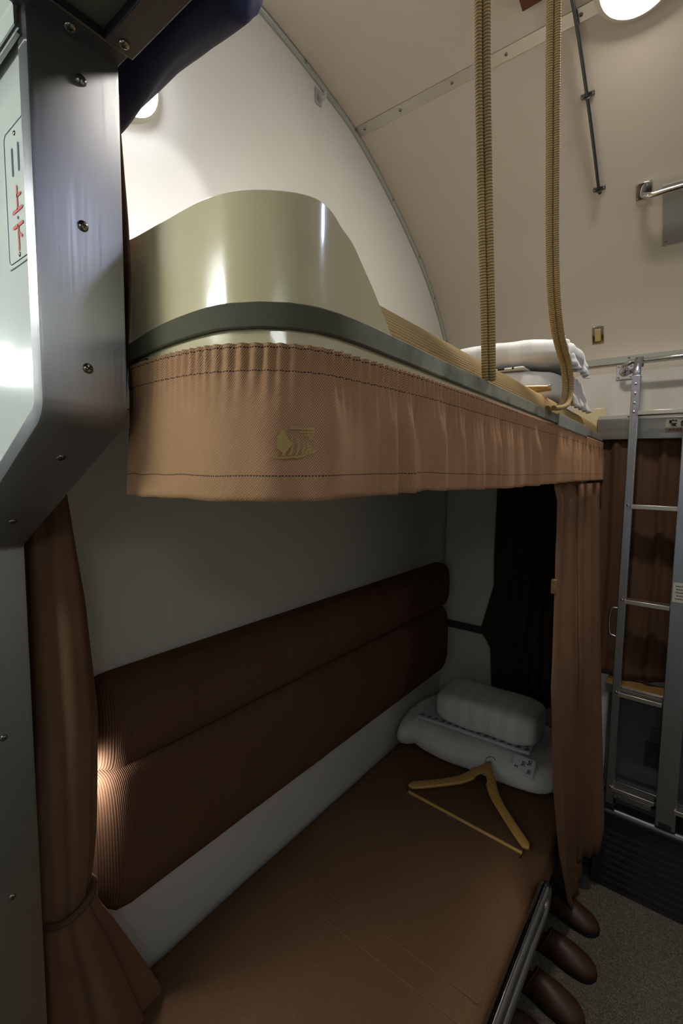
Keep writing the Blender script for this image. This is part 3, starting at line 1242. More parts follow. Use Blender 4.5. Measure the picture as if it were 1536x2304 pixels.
# ---- wooden hangers
def hanger(loc, rot_m, label, name='clothes_hanger', hook=True, span=.20, neck=1.0):
    """flat in local XY: shoulders along x, neck towards +y"""
    t = thing(name, label, 'hanger', loc, 'wooden clothes hangers')
    R = rot_m
    L = Vector(loc)

    def W(x, y, z):
        return L + R @ Vector((x, y, z))
    mb = MB()
    N = 40
    rows = []
    for i in range(N + 1):
        u = -1 + 2 * i / N
        a = abs(u)
        # centre line: a raised neck then sloping arms, slightly bowed
        y = (.235 * span / .20 * (1 - a) * .78 + .045 * math.exp(-(a / .17) ** 2) - .008 * math.sin(a * math.pi)) * neck
        wdt = lerp(.021, .0145, smooth01(a / .5)) * (1.0 if a < .93 else math.sqrt(max(.05, 1 - ((a - .93) / .07) ** 2)))
        wdt += .006 * math.exp(-(a / .12) ** 2)
        x = span * u
        z = .0
        nx, ny = (0.0, 1.0) if a < .12 else (math.copysign(.50, u), .86)
        hh = .0065
        ring = []
        for q in range(10):
            g = 2 * math.pi * q / 10
            cx_, cz_ = math.cos(g), math.sin(g)
            sx = math.copysign(abs(cx_) ** .6, cx_) * wdt
            sz = math.copysign(abs(cz_) ** .6, cz_) * hh
            ring.append(W(x + nx * sx, y + ny * sx, z + sz))
        rows.append(ring)
    mb.grid(rows, closed_v=True)
    mb.quad(list(range(10))); mb.quad([N * 10 + j for j in reversed(range(10))])
    mb.build('arms', M['wood'], t, autos=60)
    mb = MB()
    mb.tube([W(-span * .94, -.019, -.001), W(span * .94, -.019, -.001)], .0050, 10)
    mb.build('bar', M['wood'], t)
    mb = MB()
    mb.tube([W(-.045, -.028, .002), W(.012, -.028, .002)], .0024, 8)
    mb.build('bar_clip', M['chrome'], t)
    for sx in (-1, 1):
        mb = MB()
        mb.tube([W(sx * span * .945, .004, .0), W(sx * span * .95, -.018, .001), W(sx * span * .945, -.036, .0)], .0016, 8)
        mb.lathe([(0, .004), (.003, .003), (.004, 0), (.003, -.003), (0, -.004)], W(sx * span * .945, -.038, 0), R @ Vector((0, 0, 1)), 10)
        mb.build('bar_pin', M['chrome'], t)
    if hook:
        mb = MB()
        mb.tube([W(0, .215 * neck, 0), W(0, .215 * neck + .02, 0)] + [W(-.017 * math.sin(math.radians(q)), .215 * neck + .041 - .019 * math.cos(math.radians(q)), 0) for q in range(0, 251, 18)], .0014, 8)
        mb.build('hook', M['chrome'], t)
    return t


def basis(xdir, nrm):
    x = Vector(xdir).normalized()
    z = Vector(nrm)
    z = (z - x * z.dot(x)).normalized()
    y = z.cross(x)
    return Matrix((x, y, z)).transposed()


hanger((-.475, 1.095, 1.732), basis((.22, .11, .0), (.02, 0, 1)), 'wooden hanger end peeking over the upper mattress edge', hook=True, span=.205)

# ------------------------------------------------------------------ lamps
# round ceiling lamp
z, nn = ceil_at(1.222)
c = Vector((-.172, 1.222, z))
t = thing('ceiling_lamp', 'round glowing cream rimmed lamp on the curved ceiling', 'lamp', tuple(c))
mb = MB(); mb.lathe([(.084, -.002), (.084, .012), (.080, .019), (.070, .024), (.067, .022)], c, nn, 48); mb.build('rim', M['cream_plastic'], t)
mb = MB(); mb.lathe([(.0, .033), (.03, .032), (.052, .029), (.064, .0245), (.0672, .021)], c, nn, 48); mb.build('diffuser', M['lamp_warm'], t)
# oval lamps, one on each partition
for X, d, yz, lab in ((XL, 1, (.488, 2.268), 'glowing white oval lamp on the left wall beside the navy curtain'), (XR, -1, (.70, 2.36), 'glowing white oval lamp on the right wall of the bay')):
    c = Vector((X,) + yz)
    t = thing('wall_lamp', lab, 'lamp', tuple(c))
    mb = MB(); mb.lathe([(.074, -.002), (.074, .012), (.070, .016), (.066, .012)], c, (d, 0, 0), 40); mb.build('rim', M['cream_plastic'], t)
    mb = MB(); mb.lathe([(.0, .050), (.025, .048), (.048, .038), (.062, .022), (.0675, .010)], c, (d, 0, 0), 40); mb.build('diffuser', M['lamp_cool'] if d > 0 else M['lamp_dim'], t)
# upper reading lamp behind the end board
c = Vector((-.585, .335, 1.775))
tgt = Vector((XL, .50, 1.985))
d = (tgt - c).normalized()
t = thing('reading_lamp', 'reading lamp tucked behind the tall end board of the upper berth', 'lamp', tuple(c))
mb = MB(); mb.lathe([(.018, -.03), (.022, -.028), (.026, .012), (.024, .012), (.021, -.02), (0, -.024)], c, d, 20); mb.build('shade', M['cream_plastic'], t)
mb = MB(); mb.lathe([(0, -.004), (.008, -.007), (.010, -.014), (0, -.019)], c, d, 12); mb.build('bulb', M['read'], t)
mb = MB(); mb.tube([c - d * .03, c - d * .03 + Vector((0, -.02, -.03)), Vector((c.x, .300, 1.72))], .005, 8); mb.build('arm', M['steel_dark'], t)
light('reading_beam', 'SPOT', c + d * .014, READ_UP, (.95, .97, 1), tgt, spot_size=math.radians(40), spot_blend=.22, shadow_soft_size=.008)
# lower reading lamp at the foot of the lower berth
c = Vector((-.895, .315, .975))
t = thing('reading_lamp', 'reading lamp hidden behind the tied brown curtain at the lower berth', 'lamp', tuple(c))
mb = MB(); mb.lathe([(.020, -.024), (.024, -.022), (.024, .012), (.022, .012), (.020, -.018), (0, -.02)], c, (0, .25, -1), 20); mb.build('shade', M['cream_plastic'], t)
mb = MB(); mb.lathe([(0, .006), (.008, .003), (.010, -.006), (0, -.016)], c, (0, .25, -1), 12); mb.build('bulb', M['read_low'], t)
light('reading_beam_low', 'SPOT', c + Vector((0, .030, -.036)), READ_LOW, (.95, .95, 1.0), (-.87, .60, .80), spot_size=math.radians(160), spot_blend=.4, shadow_soft_size=.015)

c = Vector((XR - .025, .56, .97))
t = thing('reading_lamp', 'reading lamp low on the right wall of the bay', 'lamp', tuple(c))
mb = MB(); mb.lathe([(.034, -.024), (.036, -.022), (.036, .006), (.033, .008)], c, (-1, 0, 0), 24); mb.build('shade', M['cream_plastic'], t)
mb = MB(); mb.lathe([(0, .014), (.020, .012), (.033, .006)], c, (-1, 0, 0), 24); mb.build('diffuser', M['read_low'], t)

# ------------------------------------------------------------------ curtains
def drape(A, B, z0, z1, folds, amp, seed=0, nu=80, nv=30, top=None, pinch=None, spread=None, zhem=None):
    """cloth between plan points A and B hung from z1 to z0; pinch=(z, width) gathers it"""
    A, B = Vector((A[0], A[1], 0)), Vector((B[0], B[1], 0))
    d = B - A
    n_ = Vector((d.y, -d.x, 0)).normalized()
    rows, arcs = [], []
    for i in range(nu + 1):
        u = i / nu
        row = []
        for j in range(nv + 1):
            v = j / nv
            lo = z0 + (zhem(u) if zhem else 0)
            z = lerp(lo, z1, v)
            k = 1.0
            if pinch:
                k = lerp(pinch[1], 1, smooth01(abs(z - pinch[0]) / pinch[2]))
            uu = .5 + (u - .5) * k
            if spread:
                s0, s1 = spread(z)
                uu = lerp(s0, s1, u)
            a = amp * (.75 + .5 * noise.noise(Vector((u * 4, v * 1.2, seed))))
            ph = folds * 2 * math.pi * u + 1.6 * noise.noise(Vector((u * 3, v * 1.6, seed + 4)))
            off = a * math.sin(ph) + amp * .35 * math.sin(2 * ph + seed)
            p = A + d * uu + n_ * off
            row.append(Vector((p.x, p.y, z)))
        rows.append(row)
    mb = MB()
    w = d.length * 1.4
    mb.grid(rows, lambda i, j: (w * i / nu, (z1 - z0) * j / nv))
    return mb


def thick(o, t=.0016):
    md = o.modifiers.new('thick', 'SOLIDIFY')
    md.thickness = t
    md.offset = 0
    return o


# navy curtain bundled along the soffit edge
rows = []
N = 90
t = None
mb = MB()
xs_ = [lerp(-.80, -.333, i / N) for i in range(N + 1)]
for i, x in enumerate(xs_):
    e = smooth01((i) / 4) * smooth01((N - i) / 5)
    zc = 1.980 + .012 * math.exp(-((x + .47) / .07) ** 2) + .008 * noise.noise(Vector((x * 7, 2, 0)))
    rz = .045 * (.35 + .65 * e) * (1 + .18 * noise.noise(Vector((x * 9, 0, 5))))
    ry = .030 * (.4 + .6 * e)
    ring = []
    for q in range(28):
        g = 2 * math.pi * q / 28
        f = 1 + .13 * noise.noise(Vector((math.cos(g) * 1.8 + x * 5, math.sin(g) * 1.8, x * 4))) + .05 * math.sin(g * 5 + x * 30)
        ring.append(Vector((x, .298 + ry * math.cos(g) * f, zc + rz * math.sin(g) * f)))
    rows.append(ring)
mb.grid(rows, closed_v=True, flip=True)
mb.quad(list(range(28))); mb.quad([N * 28 + j for j in reversed(range(28))])
nav = mb.build('berth_curtain', M['navy'], None, autos=180)
tag(nav, 'dark navy curtain bundled up along the top of the doorway', 'curtain')
mb = MB(); mb.tube([(XL + .001, .275, 2.022), (.46, .275, 2.022)], .006, 10)
rl = tag(mb.build('curtain_rail', M['steel_dark']), 'thin metal curtain rail above the navy curtain', 'rail')

# sliver of curtain hanging behind the steel end cap
def sliver_edge(z):
    return 0.0, (.70 + interp(SLZ, SLX, z)) / .1975


SLZ = [1.595, 1.657, 1.702, 1.739, 1.786, 1.832, 1.889]
SLX = [-.5091, -.5011, -.4932, -.4910, -.4945, -.4998, -.5049]
mb = drape((-.70, .268), (-.5025, .268), 1.585, 1.918, 4, .004, 2.2, 70, 24, spread=sliver_edge)
o = thick(mb.build('berth_curtain', M['curtain'], None, autos=180))
tag(o, 'narrow brown curtain edge hanging behind the brushed steel wall end', 'curtain')

# near lower curtain bundle, tied
KZ = [.44, .60, .72, .78, .90, 1.10, 1.30, 1.50, 1.51]
KR = [.472, .410, .362, .347, .357, .364, .352, .326, .325]      # far edge y of the bundle
tb = thing('lower_curtain', 'brown curtain gathered by a tie at the near end of the lower berth', 'curtain', (-.83, .31, .425))
rows = []
NV, NU = 60, 120
for i in range(NU + 1):
    u = i / NU
    row = []
    for j in range(NV + 1):
        z = lerp(.432, 1.515, j / NV)
        yr = interp(KZ, KR, z)
        y0 = .268
        g = 2 * math.pi * u
        tie = math.exp(-((z - .765) / .05) ** 2)
        depth = lerp(.034, .052, smooth01((z - .9) / .3)) * (1 - .25 * tie)
        below = smooth01((.74 - z) / .25)
        f = 1 + (.13 + .22 * below) * math.sin(g * 4 + 1.1 + 1.2 * noise.noise(Vector((z * 2, 0, 1)))) + .05 * math.sin(g * 9 + z * 3) * (1 + below) - .10 * tie
        yc, hy_ = (y0 + yr) / 2, (yr - y0) / 2
        yc += .0 * below
        row.append(Vector((-.832 + depth * math.cos(g) * f, yc + hy_ * math.sin(g) * min(f, 1.06), z)))
    rows.append(row)
mb = MB()
mb.grid(rows)
mb.build('cloth', M['curtain'], tb, autos=180)
mb = MB()
loop = []
for k in range(41):
    g = 2 * math.pi * k / 40
    loop.append(Vector((-.832 + .037 * math.cos(g), .308 + .041 * math.sin(g), .768 + .012 * math.sin(g))))
mb.tube(loop, .006, 8, False)
mb.build('tie_band', M['curtain_dim'], tb)
# far lower curtain: hangs from the berth edge at the window end
def far_edges(z):
    a = interp([0.03, 0.145, 0.45, 0.749, 0.999, 1.129, 1.264, 1.377, 1.509], [1.66, 1.552, 1.36, 1.232, 1.169, 1.212, 1.261, 1.281, 1.265], z)
    b = interp([0.009, 0.217, 0.519, 0.852, 1.041, 1.209, 1.345, 1.505], [1.79, 1.743, 1.652, 1.55, 1.53, 1.571, 1.592, 1.563], z)
    return a, b


tf = thing('lower_curtain', 'brown curtain hanging at the window end of the lower berth', 'curtain', (-.24, 1.45, .02))
rows = []
for i in range(71):
    u = i / 70
    row = []
    for j in range(41):
        z = lerp(.030 + .02 * u, 1.535, j / 40)
        a, b = far_edges(z)
        y = lerp(a, b, u)
        x = -.247 - .035 * smooth01((z - .9) / .5) + .006 * math.sin(u * 2 * math.pi * 2.2 + 1.2 * noise.noise(Vector((u * 2, z * 1.5, 3)))) - .012 * smooth01((z - 1.46) / .06)
        row.append(Vector((x, y, z)))
    rows.append(row)
mb = MB(); mb.grid(rows)
thick(mb.build('front_leaf', M['curtain'], tf, autos=180))
rows = []
for i in range(61):
    u = i / 60
    row = []
    for j in range(31):
        z = lerp(.155 + .008 * math.sin(u * 7), 1.50, j / 30)
        b = far_edges(z)[1]
        y = lerp(b - .035, 1.846, u)
        x = lerp(-.246 - .035 * smooth01((z - .9) / .5), interp([.15, .26, .74, 1.48], [-.200, -.190, -.228, -.278], z), smooth01(u)) + .010 * math.sin(u * 2 * math.pi * 2.5 + 1.0 * noise.noise(Vector((u * 2, z * 1.4, 9)))) - .004
        row.append(Vector((x, y, z)))
    rows.append(row)
mb = MB(); mb.grid(rows)
thick(mb.build('rear_leaf', M['curtain'], tf, autos=180))
mb = MB(); mb.box(-.281, -.268, 1.244, 1.258, 1.225, 1.262)
mb.build('curtain_clip', M['table'], tf, bevel=.002)

# window curtains
mb = drape((-.335, 1.952), (.33, 1.952), .80, 1.665, 9, .011, 5.5, 140, 30, zhem=lambda u: .018 * math.sin(u * 9 + 2.6) - .006)
o = thick(mb.build('window_curtain', M['curtain_dim'], None, autos=180))
tag(o, 'brown curtain drawn over the window behind the ladder', 'curtain')
def dk_spread(z):
    a = interp([.59, .78, .84, 1.05, 1.2], [.06, .0, -.18, .02, .0], z)
    return a, 1.0
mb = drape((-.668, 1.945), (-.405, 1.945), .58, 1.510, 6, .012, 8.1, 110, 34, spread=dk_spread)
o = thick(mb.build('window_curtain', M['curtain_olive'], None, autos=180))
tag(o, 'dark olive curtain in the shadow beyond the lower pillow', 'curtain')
mb = MB(); mb.box(-.90, -.66, 1.962, 1.99, .815, .842)
struct(mb.build('trim_6', M['dark'], smooth=False, bevel=.003))

# ------------------------------------------------------------------ lower berth
seat = thing('lower_berth', 'lower berth seat with brown moquette cushion', 'bunk bed', (-.59, 1.13, 0))
mb = MB()
def seat_fn(w, v):
    return w
mb.soft((-.591, 1.135, .360), (.319, .845, .063), 9, 22, .0025, 4, 2.0)
cu = mb.build('cushion', M['seat'], seat, weld=True, autos=180)
def seat_x(y):
    return [Vector((lerp(-.89, -.29, k / 24), y + .0, 0)) for k in range(25)]
for y in (.815, .875):
    mb = MB()
    pts = []
    for k in range(40):
        x = lerp(-.88, -.292, k / 39)
        pts.append(Vector((x, y, .4236 + .0008 * noise.noise(Vector((x * 4, y, 0))))))
    mb.tube(pts, .0011, 6)
    mb.build('seam', M['seam'], cu)
mb = MB()
mb.box(XL + .004, -.45, .262, 1.985, 0, .20); mb.box(XL + .004, -.305, .262, 1.985, .20, .297)
mb.build('base', M['dark'], seat, smooth=False, bevel=.004)

# backrest of two bulging corduroy cushions on the left partition
br = thing('backrest', 'long brown corduroy backrest with two bulging rows on the left wall', 'backrest', (-.88, 1.15, .63))


def pad(z0, z1, name, seed):
    mb = MB()
    N, Mq = 60, 18
    rows = []
    ya_, yb2 = .385, 1.935
    for i in range(N + 1):
        u = i / N
        y = lerp(ya_, yb2, u)
        e = min(y - ya_, yb2 - y)
        r = .055
        k = 1.0 if e > r else math.sqrt(max(0, 1 - ((r - e) / r) ** 2))
        row = []
        for q in range(Mq + 1):
            a = math.pi * q / Mq
            sz = -math.cos(a)
            sx = math.sin(a)
            zc, hz = (z0 + z1) / 2, (z1 - z0) / 2
            hz2 = hz * (.90 + .10 * k)
            z = zc + hz2 * math.copysign(abs(sz) ** .75, sz)
            x = XL + .001 + (.026 + .050 * k) * (abs(sx) ** .45) + .0015 * noise.noise(Vector((y * 6, z * 9, seed)))
            if q in (0, Mq):
                x = XL + .001
            row.append(Vector((x, y, z)))
        rows.append(row)
    mb.grid(rows, flip=True)
    k0 = len(mb.v) - (N + 1) * (Mq + 1)
    mb.quad([k0 + q for q in range(Mq + 1)])
    mb.quad([k0 + N * (Mq + 1) + q for q in reversed(range(Mq + 1))])
    return mb.build(name, M['corduroy'], br, autos=75)


pad(.930, 1.122, 'upper_pad', 1)
pad(.628, .929, 'lower_pad', 2)

# ---- bedding on the lower berth
t = thing('folded_duvet', 'white folded duvet on the lower berth beneath the grey shadowed pillow', 'duvet', (-.61, 1.74, .4245))


def low_fn(w, v):
    # the near face bulges, one rounded roll end at the wall side
    w.y += .035 * max(0, -v.y) * max(0, v.z)
    w.z += .012 * max(0, v.z) * v.x * -.5
    return w


mb = MB()
mb.soft((-.605, 1.745, .4825), (.300, .192, .055), 4.2, 18, .007, 7, 6.4, 0.0, low_fn)
mb.build('duvet_body', M['sheet'], t, weld=True, autos=180)
mb = MB()
mb.soft((-.862, 1.70, .4855), (.045, .175, .058), 2.6, 12, .008, 12, 3.7)
mb.build('rolled_end', M['sheet'], t, weld=True, autos=180)
mb = MB()
mb.obox((-.625, 1.725, .5475), (1, .05, 0), (-.05, 1, 0), (0, 0, 1), .215, .110, .0055)
yk = mb.build('folded_robe', M['yukata'], None, bevel=.004)
tag(yk, 'folded white robe with dark lettering lying under the lower pillow', 'robe')
random.seed(11)


def robe_fn(u, v, lift):
    return Vector((-.625 + u - .05 * v, 1.725 + v + .05 * u, .5530 + lift))


JR = (((-.2, .9), (-.2, -.6)), ((-.2, -.6), (-.55, -.95)), ((-.55, -.95), (-.95, -.6)),
      ((.15, -1), (.15, .9)), ((.15, .9), (.85, .9)), ((.85, .9), (.95, .3)), ((.95, .3), (.75, .0)), ((.75, .0), (.15, .0)), ((.45, .0), (1, -1)))


def glyph(mb, cx_, cy_, s):
    for a, b in JR:
        decal(mb, stroke((cx_ + a[0] * s, cy_ + a[1] * s), (cx_ + b[0] * s, cy_ + b[1] * s), s * .26), robe_fn, .0008, 1, .0008)


mb = MB()
for k in range(15):
    glyph(mb, lerp(-.20, .20, k / 14), -.092, .009)
    glyph(mb, lerp(-.20, .20, k / 14), .085, .009)
for k in range(7):
    glyph(mb, .196 + random.uniform(-.006, .004), lerp(-.07, .07, k / 6), .009)
mb.build('lettering', M['ink'], yk, smooth=False)
# a small flap of the robe hanging at the front corner with large lettering
def flap_fn(u, v, lift):
    return Vector((-.425 + u, 1.588 - .35 * v * 0 - lift * .7 + v * .55, .510 + v * .83 + lift * .6))
mb = MB()
rows = [[flap_fn(u, v, .003 + .002 * math.sin(u * 60)) for v in (-.02, -.01, 0, .012, .026, .04)] for u in [lerp(-.03, .05, k / 10) for k in range(11)]]
mb.grid(rows)
fl = thick(mb.build('flap', M['yukata'], yk, autos=180), .003)
mb = MB()
def glyph2(mb, cx_, cy_, s):
    for a, b in JR:
        decal(mb, stroke((cx_ + a[0] * s, cy_ + a[1] * s), (cx_ + b[0] * s, cy_ + b[1] * s), s * .25), lambda u, v, l: flap_fn(u, v, .003 + .002 * math.sin(u * 60) + .0028), .0008, 1, 0)
glyph2(mb, -.015, -.004, .009); glyph2(mb, .008, .017, .008); glyph2(mb, .028, .026, .008); glyph2(mb, .030, -.002, .007)
mb.build('lettering', M['ink'], yk, smooth=False)

mb = MB()
mb.soft((-.585, 1.725, .6120), (.195, .112, .058), 5.0, 16, .005, 8, 2.9, math.radians(3))
pl = mb.build('pillow', M['pillow'], None, weld=True, autos=180)
tag(pl, 'white checked pillow on top of folded duvet on the lower berth', 'pillow')

nrm = (0.0, -.38, 1)
hanger((-.527, 1.352, .4335), basis((.40, -.018, -.002), nrm), 'honey coloured wooden hanger lying on the brown lower seat against the duvet', hook=True, span=.205, neck=.84)

# ---- chrome guard rail at the seat edge
t = thing('guard_rail', 'chrome looped guard rail along the front edge of the lower seat', 'rail', (-.262, 1.05, .36))
mb = MB()
top, bot, r_ = .436, .372, .0135
pts = [(-.252, .40, top), (-.252, .80, top), (-.252, 1.225, top)]
for k in range(1, 10):
    a = math.pi * k / 10
    pts.append((-.252, 1.225 + .035 * math.sin(a), (top + bot) / 2 + .035 * math.cos(a)))
pts += [(-.252, 1.225, bot), (-.252, .80, bot), (-.252, .40, bot)]
mb.tube(resample([Vector(p) for p in pts], .012)[0], r_, 16, refn=(1, 0, 0))
mb.build('tube', M['rail_chrome'], t)
mb = MB(); mb.box(-.256, -.248, .45, 1.235, bot, top)
mb.build('web_plate', M['steel_dark'], t)
for y in (.50, 1.15):
    mb = MB(); mb.box(-.304, -.256, y - .02, y + .02, .29, .33); mb.box(-.268, -.254, y - .015, y + .015, .30, .375)
    mb.build('bracket', M['steel_dark'], t, bevel=.002)

# ---- slippers
def slipper_parts():
    """toe towards +x, length .25"""
    L_ = .25
    def half(u):
        return interp([0, .04, .12, .3, .5, .72, .88, .96, 1], [.012, .026, .033, .034, .035, .043, .040, .027, .006], u)
    NU = 30
    sole = MB()
    rows = []
    for i in range(NU + 1):
        u = i / NU
        w = half(u)
        x = u * L_ - L_ / 2
        rows.append([Vector((x, -w, 0)), Vector((x, -w * 1.02, .006)), Vector((x, -w * .98, .015)), Vector((x, 0, .016)), Vector((x, w * .98, .015)), Vector((x, w * 1.02, .006)), Vector((x, w, 0))])
    sole.grid(rows, closed_v=True)
    sole.quad([q for q in range(7)]); sole.quad([NU * 7 + q for q in reversed(range(7))])
    foot = MB()
    rows = [[Vector((u * L_ - L_ / 2, half(u) * .94 * v, .0172)) for v in (-1, -.5, 0, .5, 1)] for u in [lerp(.02, .97, k / 20) for k in range(21)]]
    foot.grid(rows)
    vamp = MB()
    rows = []
    for i in range(19):
        u = lerp(.46, 1.0, i / 18)
        w = half(u) * 1.03
        hgt = .052 * math.sqrt(max(0, 1 - ((u - .50) / .51) ** 2)) * (1 - .2 * smooth01((u - .46) / .54)) + .002
        row = []
        for q in range(13):
            a = math.pi * q / 12
            xo = -.025 * math.sin(a) * (1 - i / 18) * -1
            row.append(Vector((u * L_ - L_ / 2 + (.022 * (1 - math.sin(a)) - .0) * -1 * (1 - i / 18), -w * math.cos(a), .012 + hgt * math.sin(a) ** .8)))
        rows.append(row)
    vamp.grid(rows)
    rim = MB()
    rim.tube([p for p in rows[0]], .0022, 8)
    return sole, foot, vamp, rim


proto = None
for i, (x, y, a, lab) in enumerate(((-.285, 1.665, -6, 'brown slipper farthest along the seat front, nearest the window curtain'), (-.268, 1.500, -4, 'brown slipper second from the window along the seat front'), (-.272, 1.345, -7, 'brown slipper third from the window beside the chrome rail'), (-.300, 1.200, -3, 'brown slipper mostly hidden below the chrome rail, nearest the doorway'))):
    if proto is None:
        so, fo, va, ri = slipper_parts()
        t = thing('slipper', lab, 'slipper', (0, 0, 0), 'brown slippers under the lower berth')
        s1 = so.build('sole', M['rubber'], t, (0, 0, 0)); s2 = fo.build('insole', M['slipper_in'], t, (0, 0, 0))
        s3 = va.build('vamp', M['slipper'], t, (0, 0, 0), autos=180); s3.modifiers.new('thick', 'SOLIDIFY').thickness = .002
        s4 = ri.build('piping', M['slipper_in'], t, (0, 0, 0))
        proto = t
    else:
        t = proto.copy(); COL.objects.link(t)
        for ch in list(proto.children):
            c_ = ch.copy(); COL.objects.link(c_); c_.parent = t
        t['label'] = lab
    t.location = (x, y, .0)
    t.rotation_euler = (0, 0, math.radians(a))

# ------------------------------------------------------------------ far wall fittings
# flat bar and chrome rod
mb = MB(); mb.box(XL + .01, XR - .01, 1.978, 1.9895, 1.931, 1.9555)
fb = struct(mb.build('trim_7', M['trim'], smooth=False, bevel=.001))
for x in (-.80, -.52, -.228, .1, .4):
    screw(fb, (x, 1.978, 1.948), (0, -1, 0), .0040)
t = thing('ladder_rod', 'chrome rod on square brackets that the ladder hooks over', 'rod', (0, 1.93, 1.88))
mb = MB()
pts = [Vector((-.240, 1.985, 1.900)), Vector((-.240, 1.945, 1.901))] + [Vector((-.240 + .03 * (1 - math.cos(a)), 1.945 - .035 * math.sin(a), 1.901 + .018 * a / 1.571)) for a in (math.pi / 2 * k / 8 for k in range(1, 9))] + [Vector((.10, 1.910, 1.919)), Vector((.60, 1.910, 1.919))]
mb.tube(pts, .0088, 14)
mb.build('rod', M['chrome'], t)
mb = MB(); mb.box(-.266, -.212, 1.984, 1.990, 1.873, 1.928); mb.lathe([(.017, 0), (.016, .008), (.011, .012), (.009, .012)], (-.240, 1.984, 1.900), (0, -1, 0), 20)
bk = mb.build('bracket_plate', M['chrome'], t, bevel=.0015)
for dx in (-.019, .019):
    for dz in (-.019, .019):
        screw(bk, (-.239 + dx, 1.984, 1.900 + dz), (0, -1, 0), .0035)

# stainless pelmet with its little placard
t = thing('pelmet', 'stainless steel curtain pelmet box across the window wall', 'pelmet', (0, 1.96, 1.653))
mb = MB(); mb.box(-.310, .60, 1.930, 1.989, 1.653, 1.728)
mb.build('box', M['steel_x'], t, bevel=.003)
mb = MB(); mb.box(-.310, .60, 1.955, 1.989, 1.728, 1.7425)
mb.build('flange', M['alu_w'], t, bevel=.001)
screw(t, (-.215, 1.955, 1.736), (0, -1, 0), .0035)
t = thing('placard', 'small cream placard with berth notice on the steel pelmet', 'sign', (-.05, 1.928, 1.672))
mb = MB(); mb.box(-.102, .010, 1.9282, 1.9298, 1.6735, 1.7165)
mb.build('plate', M['placard'], t)
lo = thing('_', '', '', (0, 0, 0)); bpy.data.objects.remove(lo)


def text_mesh(txt, size, loc, mat, parent, name, bold=.0):
    cu_ = bpy.data.curves.new(name, 'FONT')
    cu_.body = txt
    cu_.size = size
    cu_.align_x = 'LEFT'
    cu_.align_y = 'BOTTOM'
    cu_.offset = bold
    cu_.resolution_u = 3
    cu_.extrude = .0004
    tmp = bpy.data.objects.new(name, cu_)
    COL.objects.link(tmp)
    dg = bpy.context.evaluated_depsgraph_get()
    me = bpy.data.meshes.new_from_object(tmp.evaluated_get(dg))
    bpy.data.objects.remove(tmp)
    o = bpy.data.objects.new(name, me)
    COL.objects.link(o)
    me.materials.clear()
    me.materials.append(mat)
    o.parent = parent
    o.location = Vector(loc) - Vector(parent['_o'])
    o.rotation_euler = (math.pi / 2, 0, 0)
    return o


text_mesh('寝 台', .024, (-.094, 1.9280, 1.6905), M['ink'], t, 'heading', .0006)
x = -.092
while x < .0:
    mb = MB(); mb.box(x, x + .0065, 1.9276, 1.9283, 1.6785, 1.6860)
    mb.build('small_print', M['ink_brown'], t, smooth=False)
    x += .0095

# switch plate on the curving wall
def on_curve(x, y, lift=0.0):
    z_, n_ = ceil_at(y)
    return Vector((x, y, z_)) + n_ * lift, n_
c, n_ = on_curve(-.329, 1.958)
ty = Vector((1, 0, 0)); tz = n_.cross(ty) * -1
tz = ty.cross(n_) if ty.cross(n_).z > 0 else -ty.cross(n_)
t = thing('wall_switch', 'small chrome framed tan switch on the curved wall above the ladder rod', 'switch', tuple(c))
mb = MB(); mb.obox(c + n_ * .0012, ty, tz, n_, .0195, .0325, .0020); mb.build('plate', M['chrome'], t, bevel=.003, seg=3)
mb = MB(); mb.obox(c + n_ * .0050, ty, tz, n_, .0095, .0215, .0030); mb.build('toggle', M['tan_plastic'], t, bevel=.0015)
for sg in (-1, 1):
    screw(t, c + tz * sg * .0265 + n_ * .0032, n_, .0025)

# grab bar and vent on the curved wall
t = thing('grab_bar', 'chrome grab bar on a square plate high on the curved wall', 'bar', (-.0, 1.68, 2.34))
c, n_ = on_curve(-.184, 1.665)
tz = ty.cross(n_)
mb = MB(); mb.obox(c + n_ * .002, ty, tz, n_, .0205, .0245, .003)
bp = mb.build('plate', M['chrome'], t, bevel=.0015)
for a in (-1, 1):
    for b in (-1, 1):
        screw(bp, c + ty * a * .0155 + tz * b * .019 + n_ * .005, n_, .0030)
mb = MB()
q0 = c + n_ * .004
end = Vector((.42, c.y, c.z)) + n_ * .036
pts = [q0, c + n_ * .018] + [c + n_ * (.018 + .018 * math.sin(a)) + ty * .024 * (1 - math.cos(a)) for a in (math.pi / 2 * k / 6 for k in range(1, 7))] + [Vector((.05, c.y, c.z)) + n_ * .036, end]
mb.tube(pts, .0085, 12)
mb.build('bar', M['chrome'], t)

t = thing('air_vent', 'grey slotted air vent plate behind the grab bar', 'vent', (0, 1.74, 2.25))
mb = MB()
ys2 = [1.668 + .136 * k / 8 for k in range(9)]
rows = []
for x in (-.139, .18):
    row = []
    for y in ys2:
        p, nq = on_curve(x, y, .004); row.append(p)
    p0, _n = on_curve(x, ys2[0], 0); p1, _n = on_curve(x, ys2[-1], 0)
    rows.append([p0] + row + [p1])
mb.grid(rows, flip=True)
for r0 in rows:
    pass
mb.build('plate', M['vent'], t, autos=30)
for k in range(13):
    y = 1.690 + k * .0080
    p, nq = on_curve(0, y, .0045)
    mb = MB(); tzz = ty.cross(nq)
    mb.obox(p + Vector((.02, 0, 0)), ty, tzz, nq, .105, .0018, .0012)
    mb.build('slot', M['slot'], t, smooth=False)
p, nq = on_curve(-.130, 1.795, .004)
screw(t, p, nq, .003)

